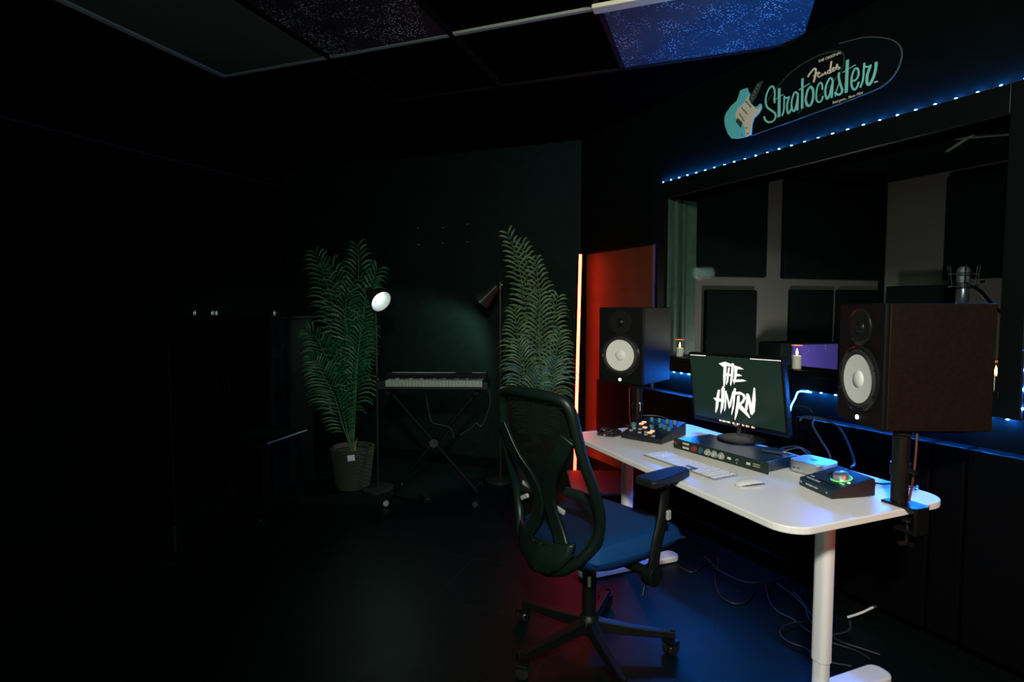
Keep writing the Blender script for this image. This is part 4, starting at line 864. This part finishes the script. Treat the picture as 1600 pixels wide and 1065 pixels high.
# arm rests
for sg in (-1, 1):
    y = .285 * sg
    bm = new(); pad = [(-.075, -.034), (-.060, -.047), (.0, -.046), (.10, -.040), (.150, -.034), (.170, -.012), (.170, .012), (.150, .034), (.10, .040), (.0, .046), (-.060, .047), (-.075, .034)]
    prism(bm, [(px + .028, py + y) for px, py in pad], .722, .750); ap = obj('armrest_pad', bm, 'padpu', t, bevel=.008, seg=3)
    bm = new(); tube(bm, [(.075, y, .722), (.075, y, .66), (.055, y * 1.01, .58), (.030, y, .50), (.018, y * .99, .43), (.015, y * .97, .395)], .013, 12, ry=.026, rf=lambda f: 1.0 + .2 * f); po = obj('armrest_post', bm, 'plastic', t, smooth=True)
    bm = new(); box(bm, (.092, y + .0, .60), (.008, .018, .032)); box(bm, (.068, y + .022 * sg, .605), (.020, .012, .034)); obj('height_button', bm, 'greyp', po, bevel=.004)
    bm = new(); cyl(bm, (.015, y * .90, .395), (.015, y * 1.05, .395), .036, n=24); cyl(bm, (.015, .08 * sg, .40), (.015, y * .95, .40), .018, n=16); obj('armrest_pivot', bm, 'matte', t, bevel=.003)

# ------------------------------------------------------------------ palms
def palm(label, loc, seed, fronds, leafm, pot_r=(.115, .155), pot_h=.30, tagside=True):
    random.seed(seed)
    t = thing('potted_palm', label, 'plant', loc, 0, 'artificial palms by the back wall')
    bm = new(); lathe(bm, [(0, 0), (pot_r[0], 0), (pot_r[0] + .002, .02), (pot_r[1], pot_h - .02), (pot_r[1] + .006, pot_h), (pot_r[1] - .010, pot_h), (pot_r[1] - .016, pot_h - .03)], n=36)
    pot = obj('pot', bm, 'pot', t, smooth=True)
    bm = new()
    for i in range(18):     # woven ribs
        z = .02 + i * (pot_h - .04) / 17; r_ = pot_r[0] + (pot_r[1] - pot_r[0]) * z / pot_h
        tube(bm, [(math.cos(a) * (r_ + .003 + .0025 * math.cos(12 * a + (i % 2) * PI)), math.sin(a) * (r_ + .003 + .0025 * math.cos(12 * a + (i % 2) * PI)), z) for a in [2 * PI * k / 48 for k in range(48)]], .0042, 5, 0, closed=True)
    obj('wicker_weave', bm, 'pot', pot, smooth=True)
    bm = new(); cyl(bm, (0, 0, pot_h - .06), (0, 0, pot_h - .04), pot_r[1] - .014, n=28); obj('soil', bm, 'soil', pot)
    for fr_ in fronds:
        pts, l0, l1, droop = fr_[:4]; start = fr_[4] if len(fr_) > 4 else .38
        P = smooth_pts([(0 + random.uniform(-.03, .03), random.uniform(-.03, .03), pot_h - .05)] + pts, 8); n_ = len(P)
        bm = new(); tube(bm, P, .0065, 6, 0, rf=lambda f: 1.15 - .9 * f); st = obj('frond_stem', bm, 'stemg', t, smooth=True)
        bm = new(); m_ = 25
        cum = [0]
        for i in range(1, n_): cum.append(cum[-1] + (P[i] - P[i - 1]).length)
        for k in range(m_):
            f = start + (1 - start) * (k + .5) / m_; s_l = f * cum[-1]
            i = max(j for j in range(n_ - 1) if cum[j] <= s_l); g_ = (s_l - cum[i]) / max(1e-6, cum[i + 1] - cum[i]); p = P[i].lerp(P[i + 1], g_)
            d = (P[min(i + 1, n_ - 1)] - P[max(i - 1, 0)]).normalized()
            side0 = d.cross(Vector((0, -1, .3))).normalized()    # fronds fan roughly across the view of the room
            fu = (f - start) / (1 - start); ll = (l0 * math.sin(PI * (.22 + .70 * fu)) + l1 * fu) * random.uniform(1.0, 1.3)
            for sg in (-1, 1):
                sd = (side0 * sg + Vector((0, random.uniform(-.45, .25), 0)) + d * (.55 + .75 * fu)).normalized()
                q = p.copy(); pv = None; wv = sd.cross(Vector((0, -1, .1))).normalized(); seg = 6
                for j in range(seg + 1):
                    h = j / seg; w_ = .0070 * math.sin(PI * min(1, .12 + .88 * (1 - h) ** .8)) + .0006
                    cur = (bm.verts.new(q + wv * w_), bm.verts.new(q + Vector((0, -.0015, 0))), bm.verts.new(q - wv * w_))
                    if pv: bm.faces.new((pv[0], pv[1], cur[1], cur[0])); bm.faces.new((pv[1], pv[2], cur[2], cur[1]))
                    pv = cur; q = q + (sd + Vector((0, 0, -(droop + .35) * h * h * 1.7))).normalized() * (ll / seg)
        obj('leaflets', bm, leafm, st)
    bm = new(); tube(bm, [(.02, -.02, pot_h - .06), (.03, -.03, pot_h + .02), (.045, -.04, pot_h + .07)], .012, 8, rf=lambda f: 1 - .8 * f); obj('dry_sheath', bm, 'brown', t, smooth=True)
    if tagside:
        bm = new(); box(bm, (.035, -pot_r[1] - .004, pot_h - .045), (.052, .002, .042), Matrix.Rotation(-.12, 3, 'Y')); obj('paper_tag', bm, 'tag', pot, label='white paper price tag')
    return t
f1 = [([(-.05, 0, .75), (-.10, 0, 1.20), (-.16, -.02, 1.50), (-.24, -.03, 1.74)], .17, .03, .55),
      ([(-.04, .02, .80), (-.05, .02, 1.25), (-.10, .02, 1.55), (-.16, .0, 1.66)], .19, .03, .8),
      ([(.00, 0, .85), (.03, .02, 1.30), (.06, .03, 1.62), (.05, .04, 1.80)], .15, .03, .4),
      ([(.03, -.02, .80), (.08, -.02, 1.15), (.13, -.03, 1.42), (.22, -.05, 1.62)], .13, .05, .9),
      ([(-.02, -.02, .70), (.00, -.03, 1.00), (-.02, -.05, 1.30), (.03, -.06, 1.52)], .16, .03, .7),
      ([(-.07, -.02, .60), (-.14, -.05, .90), (-.22, -.07, 1.10), (-.30, -.08, 1.18)], .17, .02, .5, .30),
      ([(.02, -.03, .60), (.05, -.05, .85), (.08, -.06, 1.08), (.13, -.08, 1.25)], .16, .02, .8, .30),
      ([(-.06, -.04, .48), (-.10, -.06, .66), (-.18, -.08, .84), (-.26, -.09, .98)], .16, .02, .4, .2),
      ([(.04, .02, .9), (.07, .04, 1.2), (.12, .06, 1.4), (.17, .07, 1.55)], .14, .02, .8)]
palm('green palm in a woven pot beside the left lamp', (-1.19, 4.17, 0), 11, f1, 'leaf1')
f2 = [([(-.02, 0, .8), (-.06, 0, 1.3), (-.12, -.02, 1.65), (-.20, -.03, 1.88)], .11, .03, .2),
      ([(.00, 0, .8), (-.02, .02, 1.25), (-.04, .02, 1.55), (-.10, .0, 1.80)], .14, .03, .5),
      ([(.03, 0, .8), (.05, -.02, 1.2), (.03, -.04, 1.45), (.0, -.05, 1.68)], .15, .02, .6),
      ([(.05, .0, .7), (.12, -.02, 1.05), (.13, -.03, 1.25), (.17, -.05, 1.42)], .15, .02, .5, .3),
      ([(.01, -.03, .65), (.03, -.06, .95), (.03, -.08, 1.20), (.03, -.10, 1.45)], .17, .02, .7, .3),
      ([(-.04, -.02, .6), (-.09, -.04, .85), (-.12, -.06, 1.10), (-.15, -.08, 1.32)], .16, .02, .7, .3),
      ([(.06, -.02, .55), (.13, -.05, .78), (.15, -.07, .98), (.19, -.08, 1.16)], .17, .02, .7, .25),
      ([(-.03, -.05, .50), (-.06, -.08, .70), (-.08, -.11, .90), (-.12, -.13, 1.10)], .18, .02, .7, .25),
      ([(.02, -.06, .45), (.08, -.10, .62), (.11, -.13, .80), (.14, -.15, .98)], .17, .02, .8, .2),
      ([(-.02, -.06, .45), (-.02, -.10, .60), (.0, -.13, .75), (.05, -.15, .92)], .17, .02, .8, .2)]
palm('grey-green palm standing between the keyboard stand and the orange tube light', (.165, 4.14, 0), 23, f2, 'leaf2', tagside=False)

# ------------------------------------------------------------------ floor lamps
def floor_lamp(label, base, ptop, head, aim, energy, r=.082, ln_=.17):
    t = thing('floor_lamp', label, 'floor lamp', base, 0, 'black spot floor lamps by the back wall'); bs = Vector(base)
    bm = new(); lathe(bm, [(0, 0), (.12, 0), (.12, .012), (.11, .018), (.012, .022), (0, .022)], n=36); obj('base', bm, 'lamphead', t, smooth=True)
    pt = Vector(ptop) - bs
    bm = new(); cyl(bm, (0, 0, .02), pt, .008, n=14); obj('pole', bm, 'lamphead', t, smooth=True)
    bm = new(); cyl(bm, pt + Vector((-.02, 0, 0)), pt + Vector((.02, 0, 0)), .013, n=16); cyl(bm, pt + Vector((0, 0, -.03)), pt + Vector((0, 0, .02)), .013, n=16); obj('joint', bm, 'lamphead', t, smooth=True)
    hd = Vector(head) - bs; ax = (Vector(aim) - Vector(head)).normalized(); back = hd - ax * ln_
    bm = new(); tube(bm, [pt, pt.lerp(back, .5) + Vector((0, 0, .012)), back], .006, 8); obj('arm', bm, 'lamphead', t, smooth=True)
    bm = new(); lathe(bm, [(0, -.01), (.022, 0), (.030, .02), (r * .62, ln_ * .5), (r, ln_), (r - .003, ln_), (r * .62 - .004, ln_ * .5), (.026, .022)], back, ax, 40); sh = obj('lamp_shade', bm, 'lamphead', t, smooth=True)
    bm = new(); lathe(bm, [(.024, .026), (r * .62 - .0055, ln_ * .5), (r - .0045, ln_ - .001)], back, ax, 40); obj('inner_lining', bm, 'lampin', sh, smooth=True)
    bm = new(); lathe(bm, [(0, .03), (.015, .035), (.030, .085), (.033, .105), (.024, .128), (0, .138)], back, ax, 24); obj('bulb', bm, 'bulb', sh, smooth=True)
    lamp('floor_lamp_beam', 'SPOT', tuple(Vector(head) + ax * .01), energy, (.70, 1.0, .86), tuple(Vector(head) + ax), spot_size=math.radians(104), spot_blend=.35, shadow_soft_size=.055)
    return t
floor_lamp('left floor lamp with its bright bulb facing the room, beside the green palm', (-.985, 4.10, 0), (-.985, 4.10, 1.40), (-.925, 4.02, 1.375), (.40, 2.95, .42), 3.5)
floor_lamp('right floor lamp with its cone tilted down over the keyboard', (-.09, 4.32, 0), (-.09, 4.32, 1.505), (-.222, 4.30, 1.385), (-.66, 4.56, .95), 24, r=.072)

# ------------------------------------------------------------------ music keyboard on stand
t = thing('music_keyboard', 'small black music keyboard with ivory keys below the lamps', 'keyboard', (-.54, 3.93, .80), math.radians(-1.5))
bm = new(); box(bm, (0, .02, .0), (.76, .25, .055)); obj('case', bm, 'plastic', t, bevel=.006)
bm = new(); box(bm, (.0, .10, .045), (.72, .09, .036)); cs2 = obj('control_panel', bm, 'matte', t, bevel=.004)
bm = new(); box(bm, (-.10, .145, .064), (.46, .006, .004)); box(bm, (.30, .145, .064), (.10, .006, .004)); obj('chrome_edge', bm, 'greyp', cs2)
NK = 29; kw = .66 / NK; x0 = -.318
for i in range(NK):
    bm = new(); box(bm, (x0 + (i + .5) * kw, -.045, .031), (kw * .93, .135, .016)); box(bm, (x0 + (i + .5) * kw, -.111, .012), (kw * .93, .005, .030)); obj('white_key', bm, 'ivory', t)
for i in range(NK - 1):
    if (i % 7) in (2, 6): continue
    bm = new(); box(bm, (x0 + (i + 1) * kw, -.015, .045), (kw * .55, .085, .014)); obj('black_key', bm, 'gloss', t)
t = thing('keyboard_stand', 'black folding X stand under the music keyboard', 'stand', (-.54, 3.93, 0), math.radians(-1.5))
for sg, yy in ((1, -.03), (-1, .03)):
    bm = new(); a_, b_ = Vector((-.30 * sg, yy, .745)), Vector((.30 * sg, yy, .045)); tube(bm, [a_, b_], .016, 10, 0); lg = obj('stand_leg', bm, 'matte', t, smooth=True)
    bm = new(); cyl(bm, (.30 * sg, -.20, .022), (.30 * sg, .20, .022), .015, n=14); obj('foot_bar', bm, 'matte', lg, smooth=True)
    bm = new(); cyl(bm, (.30 * sg, -.215, .022), (.30 * sg, -.195, .022), .0185, n=14); cyl(bm, (.30 * sg, .195, .022), (.30 * sg, .215, .022), .0185, n=14); obj('rubber_foot', bm, 'greyp' if sg < 0 else 'rubber', lg)
    bm = new(); box(bm, (-.30 * sg, 0, .755), (.04, .28, .025)); obj('top_arm', bm, 'matte', t, bevel=.004)
bm = new(); cyl(bm, (0, -.06, .395), (0, .06, .395), .03, n=20); obj('pivot', bm, 'darkmetal', t)
cable([(-.62, 3.98, .765), (-.585, 3.86, .70), (-.565, 3.85, .60), (-.545, 3.85, .545), (-.47, 3.85, .525), (-.42, 3.86, .50), (-.40, 3.87, .43)], .0035, 'cableb', 'cable drooping from the music keyboard to the left of the stand')
cable([(-.16, 3.90, .77), (-.15, 3.88, .68), (-.18, 3.88, .58), (-.215, 3.88, .515), (-.25, 3.88, .535), (-.28, 3.89, .50), (-.36, 3.9, .45)], .0035, 'cableb', 'cable hanging from the right end of the music keyboard')
t = thing('foot_pedal', 'small metal foot pedal on the floor under the music keyboard', 'pedal', (-.60, 3.86, 0), .4)
bm = new(); box(bm, (0, 0, .012), (.06, .14, .022)); obj('pedal_base', bm, 'matte', t, bevel=.003)
bm = new(); box(bm, (0, -.02, .032), (.035, .09, .008), Matrix.Rotation(.15, 3, 'X')); obj('pedal_plate', bm, 'chrome', t, bevel=.002)

# ------------------------------------------------------------------ dark furniture at the left
t = thing('dark_cabinet', 'tall dark cabinet against the dark wall left of the palm', 'cabinet', (-2.03, 4.34, 0), math.radians(-20.4))
bm = new(); box(bm, (0, 0, .625), (.86, .42, 1.25)); obj('cabinet_body', bm, 'matte', t, bevel=.006)
bm = new(); box(bm, (0, 0, 1.262), (.89, .45, .022)); obj('cabinet_top', bm, 'plastic', t, bevel=.004)
for sx in (-.215, .215):
    bm = new(); box(bm, (sx, -.214, .62), (.415, .012, 1.15)); dr_ = obj('cabinet_door', bm, 'matte', t, bevel=.003)
    bm = new(); cyl(bm, (sx - .16 * (1 if sx > 0 else -1), -.235, .70), (sx - .16 * (1 if sx > 0 else -1), -.235, .80), .005, n=10); obj('handle', bm, 'darkmetal', dr_)
for (x, y, lab) in ((-.40, -.12, 'leftmost tiny metal cup on the dark cabinet'), (-.24, -.10, 'second tiny metal cup from the left on the dark cabinet'), (-.17, -.13, 'tiny metal cup in the middle of the dark cabinet top'), (.38, -.12, 'tiny metal cup at the right end of the dark cabinet')):
    v = Vector((x, y, 0)); v.rotate(Matrix.Rotation(math.radians(-20.4), 3, 'Z'))
    bm = new(); lathe(bm, [(0, 0), (.014, 0), (.016, .02), (.013, .038), (.012, .036), (.011, .006)], n=20)
    tag(obj('metal_cup', bm, 'chrome', loc=(-2.03 + v.x, 4.34 + v.y, 1.2735), smooth=True), lab, 'cup', 'tiny metal cups on the dark cabinet')
t = thing('low_bench', 'low dark bench with a grey edge in front of the dark cabinet', 'bench', (-1.64, 3.71, 0), math.radians(-15))
bm = new(); box(bm, (0, 0, .475), (.36, .42, .04)); obj('bench_top', bm, 'matte', t, bevel=.006)
bm = new(); box(bm, (.181, 0, .492), (.004, .40, .008)); obj('edge_strip', bm, 'greyp', t)
for sx in (-.14, .14):
    for sy in (-.165, .165):
        bm = new(); box(bm, (sx, sy, .228), (.035, .035, .455)); obj('leg', bm, 'matte', t)
t = thing('microphone_stand', 'thin black microphone stand on a round base in the dark left part', 'microphone stand', (-1.81, 2.98, 0))
bm = new(); lathe(bm, [(0, 0), (.12, 0), (.118, .012), (.02, .022), (0, .022)], n=32); obj('base', bm, 'matte', t, smooth=True)
bm = new(); cyl(bm, (0, 0, .02), (0, 0, .17), .009, n=14); obj('lower_tube', bm, 'darkmetal', t)
bm = new(); cyl(bm, (0, 0, .17), (0, 0, 1.15), .006, n=12); obj('upper_tube', bm, 'matte', t)
t = thing('foot_pedal', 'small foot pedal with a metal top on the floor left of the woven pot', 'pedal', (-1.54, 3.42, 0), .3)
bm = new(); box(bm, (0, 0, .015), (.07, .12, .03)); obj('pedal_base', bm, 'matte', t, bevel=.004)
bm = new(); cyl(bm, (0, -.02, .03), (0, -.02, .042), .010, n=16); obj('foot_switch', bm, 'chrome', t)
